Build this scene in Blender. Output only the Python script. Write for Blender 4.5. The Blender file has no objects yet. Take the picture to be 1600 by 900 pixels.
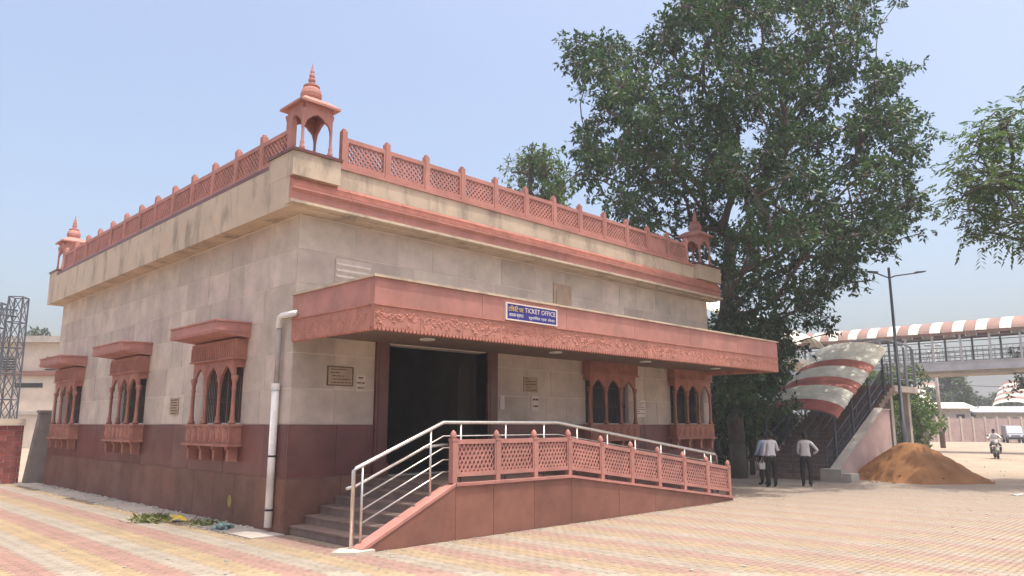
import bpy, bmesh, math, random
import numpy as np
from mathutils import Vector, Matrix, Quaternion
R = math.radians
rnd = random.Random(7)
S = bpy.context.scene
COL = S.collection

# ------------------------------------------------------------------ camera, sky, sun, exposure
EYE = 1.9
PITCH = math.atan(213 / 1160)
fwd = Vector((math.cos(PITCH) / 2 ** .5, math.cos(PITCH) / 2 ** .5, math.sin(PITCH)))
cam = bpy.data.cameras.new('camera')
cam.sensor_width = 36; cam.lens = 1160 / 1600 * 36; cam.clip_start = .1; cam.clip_end = 6000
camo = bpy.data.objects.new('camera', cam); COL.objects.link(camo)
camo.location = (0, 0, EYE)
camo.rotation_euler = fwd.to_track_quat('-Z', 'Y').to_euler()
S.camera = camo

SUN = Vector((.035, -.20, 1)).normalized()
w = bpy.data.worlds.new('World'); S.world = w; w.use_nodes = True
nt = w.node_tree; nt.nodes.clear()
sky = nt.nodes.new('ShaderNodeTexSky'); sky.sky_type = 'NISHITA'; sky.sun_disc = False
sky.sun_elevation = math.asin(SUN.z); sky.sun_rotation = math.atan2(SUN.x, SUN.y)
sky.air_density = 1.0; sky.dust_density = 7.0; sky.ozone_density = .1; sky.altitude = 100
bg = nt.nodes.new('ShaderNodeBackground'); bg.inputs[1].default_value = .15
wo = nt.nodes.new('ShaderNodeOutputWorld')
nt.links.new(sky.outputs[0], bg.inputs[0]); nt.links.new(bg.outputs[0], wo.inputs[0])
sl = bpy.data.lights.new('sun', 'SUN'); sl.energy = 2.2; sl.angle = R(.6); sl.color = (1, .955, .88)
so = bpy.data.objects.new('sun', sl); COL.objects.link(so)
so.location = (0, 0, 60); so.rotation_euler = SUN.to_track_quat('Z', 'Y').to_euler()
S.view_settings.view_transform = 'Standard'; S.view_settings.look = 'None'
S.view_settings.gamma = 1; S.view_settings.use_curve_mapping = False
S.view_settings.exposure = .97
S.cycles.max_bounces = 8; S.cycles.diffuse_bounces = 5; S.cycles.transparent_max_bounces = 6
S.cycles.use_denoising = True

# ------------------------------------------------------------------ helpers
def polar(px, d):
    """world XY at distance d straight ahead and the bearing of column px"""
    r = (px - 800) / 1179 * d
    return ((d + r) / 2 ** .5, (d - r) / 2 ** .5)
def hz(py, d):
    return EYE + (663 - py) / 1179 * d

def mat(name, base, rough=.75, var=.18, scale=2.5, fine=40, bump=.15, objr=.0, spec=.3, metal=0, dirt=None, dirtamt=0, dirtscale=.6, streak=0, attr=False, base2=None, dustx=None):
    m = bpy.data.materials.new(name); m.use_nodes = True
    t = m.node_tree; n = t.nodes; L = t.links
    p = n['Principled BSDF']
    p.inputs['Roughness'].default_value = rough; p.inputs['Metallic'].default_value = metal
    p.inputs['Specular IOR Level'].default_value = spec
    g = n.new('ShaderNodeNewGeometry')
    a = n.new('ShaderNodeTexNoise'); a.inputs['Scale'].default_value = scale; a.inputs['Detail'].default_value = 6; a.inputs['Roughness'].default_value = .62
    L.new(g.outputs['Position'], a.inputs['Vector'])
    mr = n.new('ShaderNodeMapRange'); mr.inputs[1].default_value = .3; mr.inputs[2].default_value = .7
    mr.inputs[3].default_value = 1 - var; mr.inputs[4].default_value = 1 + var
    L.new(a.outputs[0], mr.inputs[0])
    fac = mr.outputs[0]
    if objr:
        oi = n.new('ShaderNodeObjectInfo')
        m2 = n.new('ShaderNodeMapRange'); m2.inputs[3].default_value = 1 - objr; m2.inputs[4].default_value = 1 + objr
        L.new(oi.outputs['Random'], m2.inputs[0])
        x = n.new('ShaderNodeMath'); x.operation = 'MULTIPLY'; L.new(fac, x.inputs[0]); L.new(m2.outputs[0], x.inputs[1]); fac = x.outputs[0]
    if attr:
        at = n.new('ShaderNodeAttribute'); at.attribute_name = 'rnd'
        x = n.new('ShaderNodeMath'); x.operation = 'ADD'; L.new(fac, x.inputs[0]); L.new(at.outputs['Fac'], x.inputs[1]); fac = x.outputs[0]
    vm = n.new('ShaderNodeVectorMath'); vm.operation = 'SCALE'; vm.inputs[0].default_value = base; L.new(fac, vm.inputs['Scale'])
    if base2:
        oj = n.new('ShaderNodeObjectInfo'); wn = n.new('ShaderNodeTexWhiteNoise'); wn.noise_dimensions = '1D'; L.new(oj.outputs['Random'], wn.inputs['W'])
        mb2 = n.new('ShaderNodeMix'); mb2.data_type = 'RGBA'; mb2.inputs['A'].default_value = (*base, 1); mb2.inputs['B'].default_value = (*base2, 1)
        L.new(wn.outputs['Value'], mb2.inputs['Factor']); L.new(mb2.outputs['Result'], vm.inputs[0])
    col = vm.outputs[0]
    if dirt:
        b = n.new('ShaderNodeTexNoise'); b.inputs['Scale'].default_value = dirtscale; b.inputs['Detail'].default_value = 7; b.inputs['Roughness'].default_value = .65
        src = g.outputs['Position']
        if streak:
            mp = n.new('ShaderNodeMapping'); mp.inputs['Scale'].default_value = (1, 1, streak); L.new(src, mp.inputs[0]); src = mp.outputs[0]
        L.new(src, b.inputs['Vector'])
        r = n.new('ShaderNodeMapRange'); r.inputs[1].default_value = .5; r.inputs[2].default_value = .72; r.inputs[4].default_value = dirtamt
        L.new(b.outputs[0], r.inputs[0])
        dfac = r.outputs[0]
        if dustx:
            sx = n.new('ShaderNodeSeparateXYZ'); L.new(g.outputs['Position'], sx.inputs[0])
            d1 = n.new('ShaderNodeMapRange'); d1.inputs[1].default_value = dustx[0]; d1.inputs[2].default_value = dustx[1]; d1.inputs[4].default_value = dustx[2]
            L.new(sx.outputs[0], d1.inputs[0])
            ad = n.new('ShaderNodeMath'); ad.operation = 'MAXIMUM'; L.new(dfac, ad.inputs[0]); L.new(d1.outputs[0], ad.inputs[1]); dfac = ad.outputs[0]
        mx = n.new('ShaderNodeMix'); mx.data_type = 'RGBA'
        L.new(dfac, mx.inputs['Factor']); L.new(col, mx.inputs['A']); mx.inputs['B'].default_value = (*dirt, 1)
        col = mx.outputs['Result']
    L.new(col, p.inputs['Base Color'])
    if bump:
        f = n.new('ShaderNodeTexNoise'); f.inputs['Scale'].default_value = fine; f.inputs['Detail'].default_value = 4
        L.new(g.outputs['Position'], f.inputs['Vector'])
        bp = n.new('ShaderNodeBump'); bp.inputs['Strength'].default_value = bump; bp.inputs['Distance'].default_value = .02
        L.new(f.outputs[0], bp.inputs['Height']); L.new(bp.outputs[0], p.inputs['Normal'])
    return m

def leafmat(name, a, b, trans=.35):
    m = bpy.data.materials.new(name); m.use_nodes = True
    t = m.node_tree; n = t.nodes; L = t.links; p = n['Principled BSDF']; out = n['Material Output']
    at = n.new('ShaderNodeAttribute'); at.attribute_name = 'rnd'
    mx = n.new('ShaderNodeMix'); mx.data_type = 'RGBA'; mx.inputs['A'].default_value = (*a, 1); mx.inputs['B'].default_value = (*b, 1)
    L.new(at.outputs['Fac'], mx.inputs['Factor'])
    L.new(mx.outputs['Result'], p.inputs['Base Color']); p.inputs['Roughness'].default_value = .45; p.inputs['Specular IOR Level'].default_value = .4
    tr = n.new('ShaderNodeBsdfTranslucent'); L.new(mx.outputs['Result'], tr.inputs[0])
    ms = n.new('ShaderNodeMixShader'); ms.inputs[0].default_value = trans
    L.new(p.outputs[0], ms.inputs[1]); L.new(tr.outputs[0], ms.inputs[2]); L.new(ms.outputs[0], out.inputs[0])
    return m

M = {}
M['cream'] = mat('cream_sandstone', (.51, .435, .36), .8, .2, 1.6, 30, .12, objr=.13, base2=(.49, .40, .345), dirt=(.36, .31, .26), dirtamt=.6, dirtscale=1.3)
M['cornice'] = mat('cornice_stone', (.50, .40, .30), .8, .12, 1.2, 30, .15, dirt=(.09, .08, .07), dirtamt=.65, dirtscale=2.2, streak=.35)
M['mortar'] = mat('pale_mortar', (.62, .54, .47), .9, .1, 5, 60, .1)
M['red'] = mat('red_sandstone', (.405, .188, .155), .75, .16, 2.2, 45, .18, objr=.07, dirt=(.25, .145, .125), dirtamt=.55, dirtscale=2.6, streak=.4)
M['redcarve'] = mat('carved_red_sandstone', (.42, .185, .14), .8, .2, 5, 60, .3, objr=.06)
M['dado'] = mat('maroon_stone', (.13, .044, .036), .42, .25, 1.3, 35, .06, objr=.14, spec=.45, dirt=(.19, .105, .078), dirtamt=.6, dirtscale=1.1)
M['rampwall'] = mat('brown_red_stone', (.21, .092, .066), .7, .2, 1.6, 40, .12, objr=.1, dirt=(.25, .14, .10), dirtamt=.5, dirtscale=1.2)
M['bay'] = mat('bay_red_stone', (.35, .15, .11), .75, .2, 3, 60, .2, dirt=(.40, .24, .17), dirtamt=.35, dirtscale=3)
M['step'] = mat('step_stone', (.20, .14, .115), .7, .2, 3, 50, .12)
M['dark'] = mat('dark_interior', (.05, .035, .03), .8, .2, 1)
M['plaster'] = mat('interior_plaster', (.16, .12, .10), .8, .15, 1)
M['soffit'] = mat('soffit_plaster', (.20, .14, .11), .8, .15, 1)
M['glass'] = mat('dark_glass', (.012, .014, .014), .3, .1, 1, bump=0, spec=.25)
M['iron'] = mat('grille_iron', (.07, .06, .055), .5, .2, 5, metal=.4)
M['steel'] = mat('brushed_steel', (.62, .59, .55), .34, .1, 8, bump=0, metal=.85)
M['pvc'] = mat('white_pvc', (.72, .70, .67), .45, .1, 4, bump=.03, dirt=(.42, .38, .34), dirtamt=.6, dirtscale=3)
M['greypvc'] = mat('grey_pvc', (.34, .31, .29), .5, .15, 4, bump=.03)
M['lamp'] = mat('white_lamp', (.75, .75, .72), .4, .05, bump=0)
M['signblue'] = mat('sign_blue', (.035, .03, .20), .4, .1, bump=0)
M['signframe'] = mat('sign_frame', (.72, .62, .55), .5, .1, bump=0)
M['yellow'] = mat('yellow_paint', (.70, .50, .06), .5, .1, bump=0)
M['faded'] = mat('faded_yellow_paint', (.30, .22, .07), .7, .35, 14, bump=0)
M['shadecement'] = mat('shade_toned_cement', (.19, .16, .14), .9, .2, 2, 30, .2)  # darkened copy of the grey cement, shade put into its colour
M['mast'] = mat('dark_mast_steel', (.07, .075, .09), .6, .2, 3, bump=0)
M['dadolow'] = mat('brown_base_stone', (.165, .075, .052), .6, .25, 1.6, 35, .08, objr=.12, dirt=(.22, .135, .10), dirtamt=.7, dirtscale=1.4)
M['shirt2'] = mat('off_white_shirt', (.52, .49, .50), .85, .1, 9, 25, .3)
M['white'] = mat('white_paint', (.75, .73, .70), .5, .1, bump=0)
M['paper'] = mat('paper', (.62, .55, .48), .8, .1, bump=0)
M['ink'] = mat('brown_ink', (.10, .06, .04), .7, .1, bump=0)
M['plaque'] = mat('plaque_stone', (.38, .28, .20), .6, .15, 5)
M['p_red'] = mat('paver_red', (.31, .165, .135), .85, .2, 1.3, 90, .12, objr=.08, attr=True, dirt=(.31, .252, .20), dirtamt=.8, dirtscale=.4, dustx=(-5, 21, .85))
M['p_yel'] = mat('paver_yellow', (.345, .25, .135), .85, .2, 1.3, 90, .12, objr=.08, attr=True, dirt=(.31, .252, .20), dirtamt=.8, dirtscale=.4, dustx=(-5, 21, .85))
M['p_cre'] = mat('paver_cream', (.325, .285, .23), .85, .2, 1.3, 90, .12, objr=.08, attr=True, dirt=(.31, .252, .20), dirtamt=.7, dirtscale=.4, dustx=(-5, 21, .85))
M['dirt'] = mat('dusty_earth', (.325, .255, .19), .95, .18, .35, 12, .35, dirt=(.26, .20, .15), dirtamt=.5, dirtscale=.25)
M['bed'] = mat('paving_sand_bed', (.22, .17, .13), .95, .2, 4, 60, .2)
M['cement'] = mat('grey_cement', (.36, .32, .28), .9, .2, 2, 30, .2)
M['sand'] = mat('orange_sand', (.27, .125, .05), .95, .25, 2.2, 25, .9, dirt=(.13, .066, .036), dirtamt=.75, dirtscale=.55)
M['bark'] = mat('bark', (.10, .08, .065), .9, .25, 4, 20, .5)
M['leaf'] = leafmat('dark_leaf', (.02, .048, .022), (.075, .14, .045), .34)
M['leaf2'] = leafmat('bright_leaf', (.055, .10, .025), (.13, .20, .05), .40)
M['leaf3'] = leafmat('far_leaf', (.05, .075, .035), (.10, .135, .06), .3)
M['weed'] = leafmat('weed_leaf', (.10, .12, .03), (.20, .21, .06), .3)
M['pinkwall'] = mat('pink_plaster', (.46, .33, .30), .85, .15, 1.2, 20, .15, dirt=(.34, .25, .22), dirtamt=.5, dirtscale=1)
M['sheetred'] = mat('red_roof_sheet', (.36, .115, .09), .6, .25, 2.5, bump=.05, objr=.12)
M['sheetpink'] = mat('faded_red_roof_sheet', (.26, .155, .125), .6, .15, 1.5, bump=.05, objr=.08)
M['sheetwhite'] = mat('cream_roof_sheet', (.62, .59, .50), .6, .2, 2.5, bump=.05, objr=.08)
M['greysteel'] = mat('grey_painted_steel', (.17, .18, .20), .5, .2, 3, bump=.05)
M['girder'] = mat('bridge_girder_paint', (.42, .42, .44), .6, .15, 1, bump=.05)
M['concrete'] = mat('concrete', (.38, .34, .30), .9, .18, 1.5, 20, .2)
M['bldg'] = mat('cream_building_paint', (.55, .46, .38), .85, .12, .8, 15, .1, dirt=(.38, .31, .26), dirtamt=.4, dirtscale=.7)
M['brick'] = mat('maroon_brick', (.27, .075, .065), .8, .2, 5, 40, .2, objr=.2)
M['skin'] = mat('skin', (.13, .07, .045), .6, .1, bump=0)
M['shirt'] = mat('white_shirt', (.60, .58, .60), .85, .1, 9, 25, .3)
M['blueshirt'] = mat('pale_blue_shirt', (.35, .42, .55), .85, .1, 9, 25, .3)
M['trouser'] = mat('dark_trousers', (.022, .018, .018), .85, .2, 9, 25, .3)
M['hair'] = mat('black_hair', (.012, .01, .009), .6, .2, 30, bump=.2)
M['shoe'] = mat('shoe_leather', (.03, .02, .015), .5, .1)
M['black'] = mat('black_plastic', (.015, .015, .015), .45, .1, bump=0)
M['rubber'] = mat('tyre_rubber', (.02, .02, .02), .9, .1)
M['olive'] = mat('scooter_paint', (.10, .09, .05), .4, .1, bump=0, spec=.5)
M['teal'] = mat('teal_plastic', (.16, .24, .24), .5, .2, 20)
M['wood'] = mat('weathered_stick', (.30, .21, .13), .9, .2, 10)
M['wire'] = mat('cable', (.03, .03, .03), .8, .1, bump=0)
M['navy'] = mat('van_paint', (.22, .23, .27), .45, .1, bump=0)

WM = {}          # world matrix of every object that carries children
def wmat(o): return WM.get(o.name, Matrix.Identity(4))
def adopt(o, parent, world=None):
    """parent o, keeping the world matrix it was built for"""
    WM[o.name] = world if world is not None else o.matrix_basis.copy()
    if parent is not None:
        o.parent = parent; o.matrix_parent_inverse = wmat(parent).inverted()
def tag(o, label=None, cat=None, group=None, kind=None):
    if label: o['label'] = label
    if cat: o['category'] = cat
    if group: o['group'] = group
    if kind: o['kind'] = kind
    return o
def empty(name, loc, rz=0, label=None, cat=None, group=None):
    o = bpy.data.objects.new(name, None); COL.objects.link(o); o.empty_display_size = .2
    o.location = loc; o.rotation_euler = (0, 0, rz)
    WM[o.name] = Matrix.Translation(loc) @ Matrix.Rotation(rz, 4, 'Z')
    return tag(o, label, cat, group)

class MB:
    def __init__(s): s.v = []; s.f = []; s.m = []
    def add(s, vs, fs, mi=0):
        o = len(s.v); s.v += [tuple(p) for p in vs]; s.f += [tuple(i + o for i in q) for q in fs]; s.m += [mi] * len(fs); return s
    def box(s, x0, x1, y0, y1, z0, z1, mi=0):
        vs = [(x, y, z) for z in (z0, z1) for y in (y0, y1) for x in (x0, x1)]
        return s.add(vs, [(0, 2, 3, 1), (4, 5, 7, 6), (0, 1, 5, 4), (2, 6, 7, 3), (0, 4, 6, 2), (1, 3, 7, 5)], mi)
    def prism(s, poly, axis, a, b, mi=0):
        """poly: 2-D outline; axis the extrusion axis; the 2-D coordinates fill the other two axes in order"""
        n = len(poly)
        def mk(p, t):
            return {'x': (t, p[0], p[1]), 'y': (p[0], t, p[1]), 'z': (p[0], p[1], t)}[axis]
        vs = [mk(p, a) for p in poly] + [mk(p, b) for p in poly]
        fs = [tuple(range(n)), tuple(range(2 * n - 1, n - 1, -1))] + [(i, i + n, (i + 1) % n + n, (i + 1) % n) for i in range(n)]
        return s.add(vs, fs, mi)
    def strip(s, outer, inner, axis, a, b, mi=0):
        """band between two open polylines (same count), extruded: arch shapes with concave outlines"""
        n = len(outer)
        def mk(p, t):
            return {'x': (t, p[0], p[1]), 'y': (p[0], t, p[1]), 'z': (p[0], p[1], t)}[axis]
        vs = [mk(p, t) for t in (a, b) for p in list(outer) + list(inner)]
        fs = []
        for i in range(n - 1):
            o0, o1, i0, i1 = i, i + 1, n + i, n + i + 1; q = 2 * n
            fs += [(o0, o1, i1, i0), (o0 + q, i0 + q, i1 + q, o1 + q), (i0, i1, i1 + q, i0 + q), (o0, o0 + q, o1 + q, o1)]
        fs += [(0, n, 3 * n, 2 * n), (n - 1, 3 * n - 1, 4 * n - 1, 2 * n - 1)]
        return s.add(vs, fs, mi)
    def lathe(s, prof, c=(0, 0, 0), n=12, mi=0, ax='z'):
        vs = []; fs = []; k = len(prof)
        for r, z in prof:
            for i in range(n):
                a = 2 * math.pi * (i + .5) / n
                q = (r * math.cos(a), r * math.sin(a), z)
                if ax == 'x': q = (q[2], q[0], q[1])
                if ax == 'y': q = (q[0], q[2], q[1])
                vs.append((c[0] + q[0], c[1] + q[1], c[2] + q[2]))
        for j in range(k - 1):
            for i in range(n):
                fs.append((j * n + i, j * n + (i + 1) % n, (j + 1) * n + (i + 1) % n, (j + 1) * n + i))
        fs.append(tuple(range(n))[::-1]); fs.append(tuple((k - 1) * n + i for i in range(n)))
        return s.add(vs, fs, mi)
    def tube(s, pts, r, n=6, mi=0):
        pts = [Vector(p) for p in pts]; rs = r if isinstance(r, (list, tuple)) else [r] * len(pts)
        vs = []; fs = []
        for i, p in enumerate(pts):
            d = (pts[min(i + 1, len(pts) - 1)] - pts[max(i - 1, 0)]).normalized()
            u = d.cross(Vector((0, 0, 1)) if abs(d.z) < .95 else Vector((0, 1, 0))).normalized(); v = d.cross(u)
            for k in range(n):
                a = 2 * math.pi * k / n; vs.append(p + (u * math.cos(a) + v * math.sin(a)) * rs[i])
        for i in range(len(pts) - 1):
            for k in range(n):
                fs.append((i * n + k, i * n + (k + 1) % n, (i + 1) * n + (k + 1) % n, (i + 1) * n + k))
        fs.append(tuple(range(n))[::-1]); fs.append(tuple((len(pts) - 1) * n + k for k in range(n)))
        return s.add(vs, fs, mi)
    def ball(s, c, r, n=10, k=6, mi=0):
        rx, ry, rz = r if isinstance(r, (list, tuple)) else (r, r, r)
        vs = []; fs = []
        for j in range(k + 1):
            t = math.pi * (j + .02) / (k + .04)
            for i in range(n):
                a = 2 * math.pi * i / n
                vs.append((c[0] + rx * math.sin(t) * math.cos(a), c[1] + ry * math.sin(t) * math.sin(a), c[2] + rz * math.cos(t)))
        for j in range(k):
            for i in range(n): fs.append((j * n + i, (j + 1) * n + i, (j + 1) * n + (i + 1) % n, j * n + (i + 1) % n))
        return s.add(vs, fs, mi)
    def mesh(s, name, mats, smooth=False):
        me = bpy.data.meshes.new(name); me.from_pydata(s.v, [], s.f)
        for m in (mats if isinstance(mats, (list, tuple)) else [mats]): me.materials.append(M[m] if isinstance(m, str) else m)
        if any(s.m): me.polygons.foreach_set('material_index', s.m)
        bm = bmesh.new(); bm.from_mesh(me); bmesh.ops.recalc_face_normals(bm, faces=bm.faces); bm.to_mesh(me); bm.free()
        if smooth: me.polygons.foreach_set('use_smooth', [True] * len(me.polygons))
        me.update(); return me
    def build(s, name, mats, parent=None, smooth=False, world=None):
        return place(name, s.mesh(name, mats, smooth), parent, world)
def place(name, me, parent=None, world=None):
    """link a mesh object; its vertices are in world space unless a world matrix is given"""
    o = bpy.data.objects.new(name, me); COL.objects.link(o)
    if world is not None: o.matrix_basis = world
    adopt(o, parent, o.matrix_basis.copy()); return o
def local(name, me, parent, mtx=None):
    """child whose vertices are in the parent's own space"""
    o = bpy.data.objects.new(name, me); COL.objects.link(o); o.parent = parent
    m = mtx if mtx is not None else Matrix.Identity(4)
    o.matrix_basis = m; WM[o.name] = wmat(parent) @ m; return o
UNIT = {}
def piece(name, x0, x1, y0, y1, z0, z1, m, parent, tilt=0):
    """one block: a shared unit cube, placed and scaled"""
    if m not in UNIT: UNIT[m] = MB().box(-.5, .5, -.5, .5, -.5, .5).mesh('block_' + m, m)
    W = Matrix.Translation(((x0 + x1) / 2, (y0 + y1) / 2, (z0 + z1) / 2)) @ Matrix.Diagonal((x1 - x0, y1 - y0, z1 - z0, 1))
    return place(name, UNIT[m], parent, W)
def copy_tree(o, parent=None):
    c = o.copy(); COL.objects.link(c); c.parent = parent
    for ch in list(o.children): copy_tree(ch, c)
    return c

# ------------------------------------------------------------------ ground
g = 500
gm = MB()
xs = [-g, -200, -60, -20, 0, 10, 20, 30, 40, 60, 80, 120, 200, 350, g]
vs = [(x, y, -.012) for y in xs for x in xs]; n_ = len(xs)
gm.add(vs, [(j * n_ + i, j * n_ + i + 1, (j + 1) * n_ + i + 1, (j + 1) * n_ + i) for j in range(n_ - 1) for i in range(n_ - 1)])
tag(gm.build('ground', 'dirt'), kind='structure')

# paving: striped block pavers; a bed sheet under them
PW, PD = .2033, .1015
def paver_ok(x, y):
    f = (x + y) / 2 ** .5; r = (x - y) / 2 ** .5
    if f < 6.5 or abs(r) > .85 * f + 1.5: return False
    if y > 29.2 or x > 28.2 + .4 * math.sin(y * .9) + .25 * math.sin(y * 2.3): return False
    if x > 6.06 and x < 21.7 and y > 12.3 and not (x < 6.1): return False
    if x > 6.66 and x < 17.8 and 9.83 < y: return False
    if x > 21 and y > 16: return False
    if x > 25.9 and y > 10.3: return False
    return True
rng = np.random.default_rng(3)
pv = []
for j in range(int(-12 / PD), int(29.3 / PD)):
    off = (j % 2) * PW * .3
    for i in range(int(-6 / PW), int(29 / PW)):
        cx, cy = i * PW + off, j * PD
        if paver_ok(cx, cy): pv.append((cx, cy))
pv = np.array(pv)
band = np.floor(((pv[:, 0] - .03 + rng.uniform(-.02, .02, len(pv))) - 3.78) / .4066).astype(int) % 3   # 0 red, 1 cream, 2 yellow
band = np.choose(band, [0, 1, 2])
f_ = (pv[:, 0] + pv[:, 1]) / 2 ** .5; r_ = (pv[:, 0] - pv[:, 1]) / 2 ** .5
inview = (np.abs(r_ / f_) < .66) & (f_ > 9.7)
order = np.argsort(np.where(inview, f_, 1e9))
near = set(order[:300].tolist())
pave = MB(); pave.add([(-6, 29.2, -.007), (-6, -12, -.007), (28.4, -12, -.007), (28.4, 10.25, -.007), (21.7, 16, -.007), (21.7, 12.3, -.007), (6.06, 12.3, -.007), (6.06, 29.2, -.007)],
    [(0, 1, 6, 7), (1, 2, 3, 6), (3, 4, 5, 6)])
pave = tag(pave.build('pavement', 'bed'), kind='structure')
pm = ['p_red', 'p_yel', 'p_cre']
bandm = [0, 2, 1]    # going up in X: red, cream?, yellow  (see order below)
bandm = [0, 2, 1]
for i in sorted(near):
    x, y = pv[i]; k = pm[bandm[band[i]]]
    dz = rng.uniform(-.0015, .0025)
    piece('paver', x - PW / 2 + .0035, x + PW / 2 - .0035, y - PD / 2 + .0035, y + PD / 2 - .0035, -.03, dz, k, pave)
rest = np.array([i for i in range(len(pv)) if i not in near])
c = pv[rest]; n = len(c)
top = rng.uniform(-.0015, .0025, n); gx, gy = PW / 2 - .0035, PD / 2 - .0035
V = np.zeros((n, 8, 3))
for k, (sx, sy, t) in enumerate([(-1, -1, 0), (1, -1, 0), (1, 1, 0), (-1, 1, 0), (-1, -1, 1), (1, -1, 1), (1, 1, 1), (-1, 1, 1)]):
    V[:, k, 0] = c[:, 0] + sx * (gx + (0 if not t else -.002)); V[:, k, 1] = c[:, 1] + sy * (gy + (0 if not t else -.002)); V[:, k, 2] = np.where(t, top + rng.uniform(-.001, .001, n), -.02)
Fq = np.array([(4, 5, 6, 7), (0, 1, 5, 4), (1, 2, 6, 5), (2, 3, 7, 6), (3, 0, 4, 7)])
F = (Fq[None] + (np.arange(n) * 8)[:, None, None]).reshape(-1, 4)
def quads_mesh(name, V, F, mats, mi=None, rndv=None):
    me = bpy.data.meshes.new(name); V = V.reshape(-1, 3); k = F.shape[1]
    me.vertices.add(len(V)); me.vertices.foreach_set('co', V.ravel().astype(np.float32))
    me.loops.add(F.size); me.loops.foreach_set('vertex_index', F.ravel().astype(np.int32))
    me.polygons.add(len(F)); me.polygons.foreach_set('loop_start', np.arange(0, F.size, k, dtype=np.int32)); me.polygons.foreach_set('loop_total', np.full(len(F), k, dtype=np.int32))
    for m in mats: me.materials.append(M[m])
    if mi is not None: me.polygons.foreach_set('material_index', mi.astype(np.int32))
    if rndv is not None:
        a = me.attributes.new('rnd', 'FLOAT', 'FACE'); a.data.foreach_set('value', rndv.astype(np.float32))
    me.update(calc_edges=True); me.validate(); return me
bm_ = np.array(bandm)[band[rest]]
me = quads_mesh('pavers_beyond', V, F, pm, np.repeat(bm_, 5), np.repeat(rng.uniform(-.07, .07, n), 5))
tag(place('pavers_beyond', me, pave), kind='stuff')

# ------------------------------------------------------------------ ticket office
X0, Y0, X1, Y1 = 6.75, 12.42, 21.4, 28.0
office = empty('ticket_office', (X0, Y0, 0), 0, 'single-storey cream stone ticket office with maroon base and lattice roof parapet', 'building')
DOOR = (8.86, 11.6, .9, 3.5)
BAYA, BAYB = 16.05, 20.0          # centres of the front bays
BL = (15.29, 20.62, 25.92)        # centres of the left bays
HB = .93                           # half width of the wall opening behind a bay
TH = .35
# core walls (pale mortar shows in the joints)
def wall_pieces(lo, hi, holes, fn):
    """vertical wall split round holes (a, b, z0, z1)"""
    cur = lo
    for a, b, z0, z1 in sorted(holes):
        fn(cur, a, 0, 6.6)
        if z0 > 0: fn(a, b, 0, z0)
        fn(a, b, z1, 6.6); cur = b
    fn(cur, hi, 0, 6.6)
cf = MB(); wall_pieces(X0 + .010, X1 - .010, [DOOR, (BAYA - HB, BAYA + HB, 1.93, 3.2), (BAYB - HB, BAYB + HB, 1.93, 3.2)], lambda a, b, z0, z1: cf.box(a, b, Y0 + .010, Y0 + TH, z0, z1))
cf.build('front_wall', 'mortar', office)
cl = MB(); wall_pieces(Y0 + TH, Y1, [(y - HB, y + HB, 1.93, 3.2) for y in BL], lambda a, b, z0, z1: cl.box(X0 + .010, X0 + TH, a, b, z0, z1))
cl.build('side_wall', 'mortar', office)
MB().box(X1 - TH, X1 - .03, Y0 + TH, Y1, 0, 6.6).build('side_wall', 'cream', office)
MB().box(X0 + TH, X1 - TH, Y1 - .3, Y1 - .02, 0, 6.6).build('rear_wall', 'cream', office)
MB().box(X0 + TH, X1 - TH, Y0 + TH, Y1 - .3, 6.3, 6.55).build('roof_slab', 'concrete', office)
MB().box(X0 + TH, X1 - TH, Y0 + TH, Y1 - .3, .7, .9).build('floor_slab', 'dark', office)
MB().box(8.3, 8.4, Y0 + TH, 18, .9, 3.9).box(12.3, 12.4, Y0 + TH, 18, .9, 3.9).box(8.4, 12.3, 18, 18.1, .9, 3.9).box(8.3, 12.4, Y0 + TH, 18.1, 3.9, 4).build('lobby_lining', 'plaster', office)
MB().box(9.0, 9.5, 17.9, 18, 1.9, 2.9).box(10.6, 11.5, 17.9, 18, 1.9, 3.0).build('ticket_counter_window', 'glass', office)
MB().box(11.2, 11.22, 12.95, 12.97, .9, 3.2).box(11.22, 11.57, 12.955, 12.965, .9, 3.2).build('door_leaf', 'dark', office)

# stone facing, one slab at a time
def run(lo, hi, wmin, wmax):
    out = []; a = lo
    while hi - a > wmax * 1.5:
        b = a + rnd.uniform(wmin, wmax); out.append((a, b)); a = b
    k = max(1, round((hi - a) / ((wmin + wmax) / 2)))
    for i in range(k): out.append((a + (hi - a) * i / k, a + (hi - a) * (i + 1) / k))
    return out
def minus(lo, hi, cuts):
    res = []; cur = lo
    for a, b in sorted(cuts):
        if a > cur: res.append((cur, min(a, hi)))
        cur = max(cur, b)
    if cur < hi: res.append((cur, hi))
    return [(a, b) for a, b in res if b - a > .03]
J = .008
courses = [1.9, 2.55, 3.2, 3.85, 4.5, 5.15, 5.8]
for z0, z1 in zip(courses, courses[1:]):
    cuts = []
    if z0 < 3.15: cuts += [(BAYA - HB, BAYA + HB), (BAYB - HB, BAYB + HB)]
    if z0 < 3.45: cuts += [(8.56, 11.9)]
    for a, b in minus(X0, X1, cuts):
        for p, q in run(a, b, .62, 1.25):
            d = rnd.uniform(0, .006)
            z1_ = z1
            piece('stone_slab', p + J, q - J, Y0 + d, Y0 + .034, z0 + J, z1_ - J, 'cream', office)
    cuts = [(y - HB, y + HB) for y in BL] if z0 < 3.15 else []
    for a, b in minus(Y0 + .036, Y1, cuts):
        for p, q in run(a, b, .62, 1.25):
            d = rnd.uniform(0, .006)
            piece('stone_slab', X0 + d, X0 + .034, p + J, q - J, z0 + J, z1 - J, 'cream', office)
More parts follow.
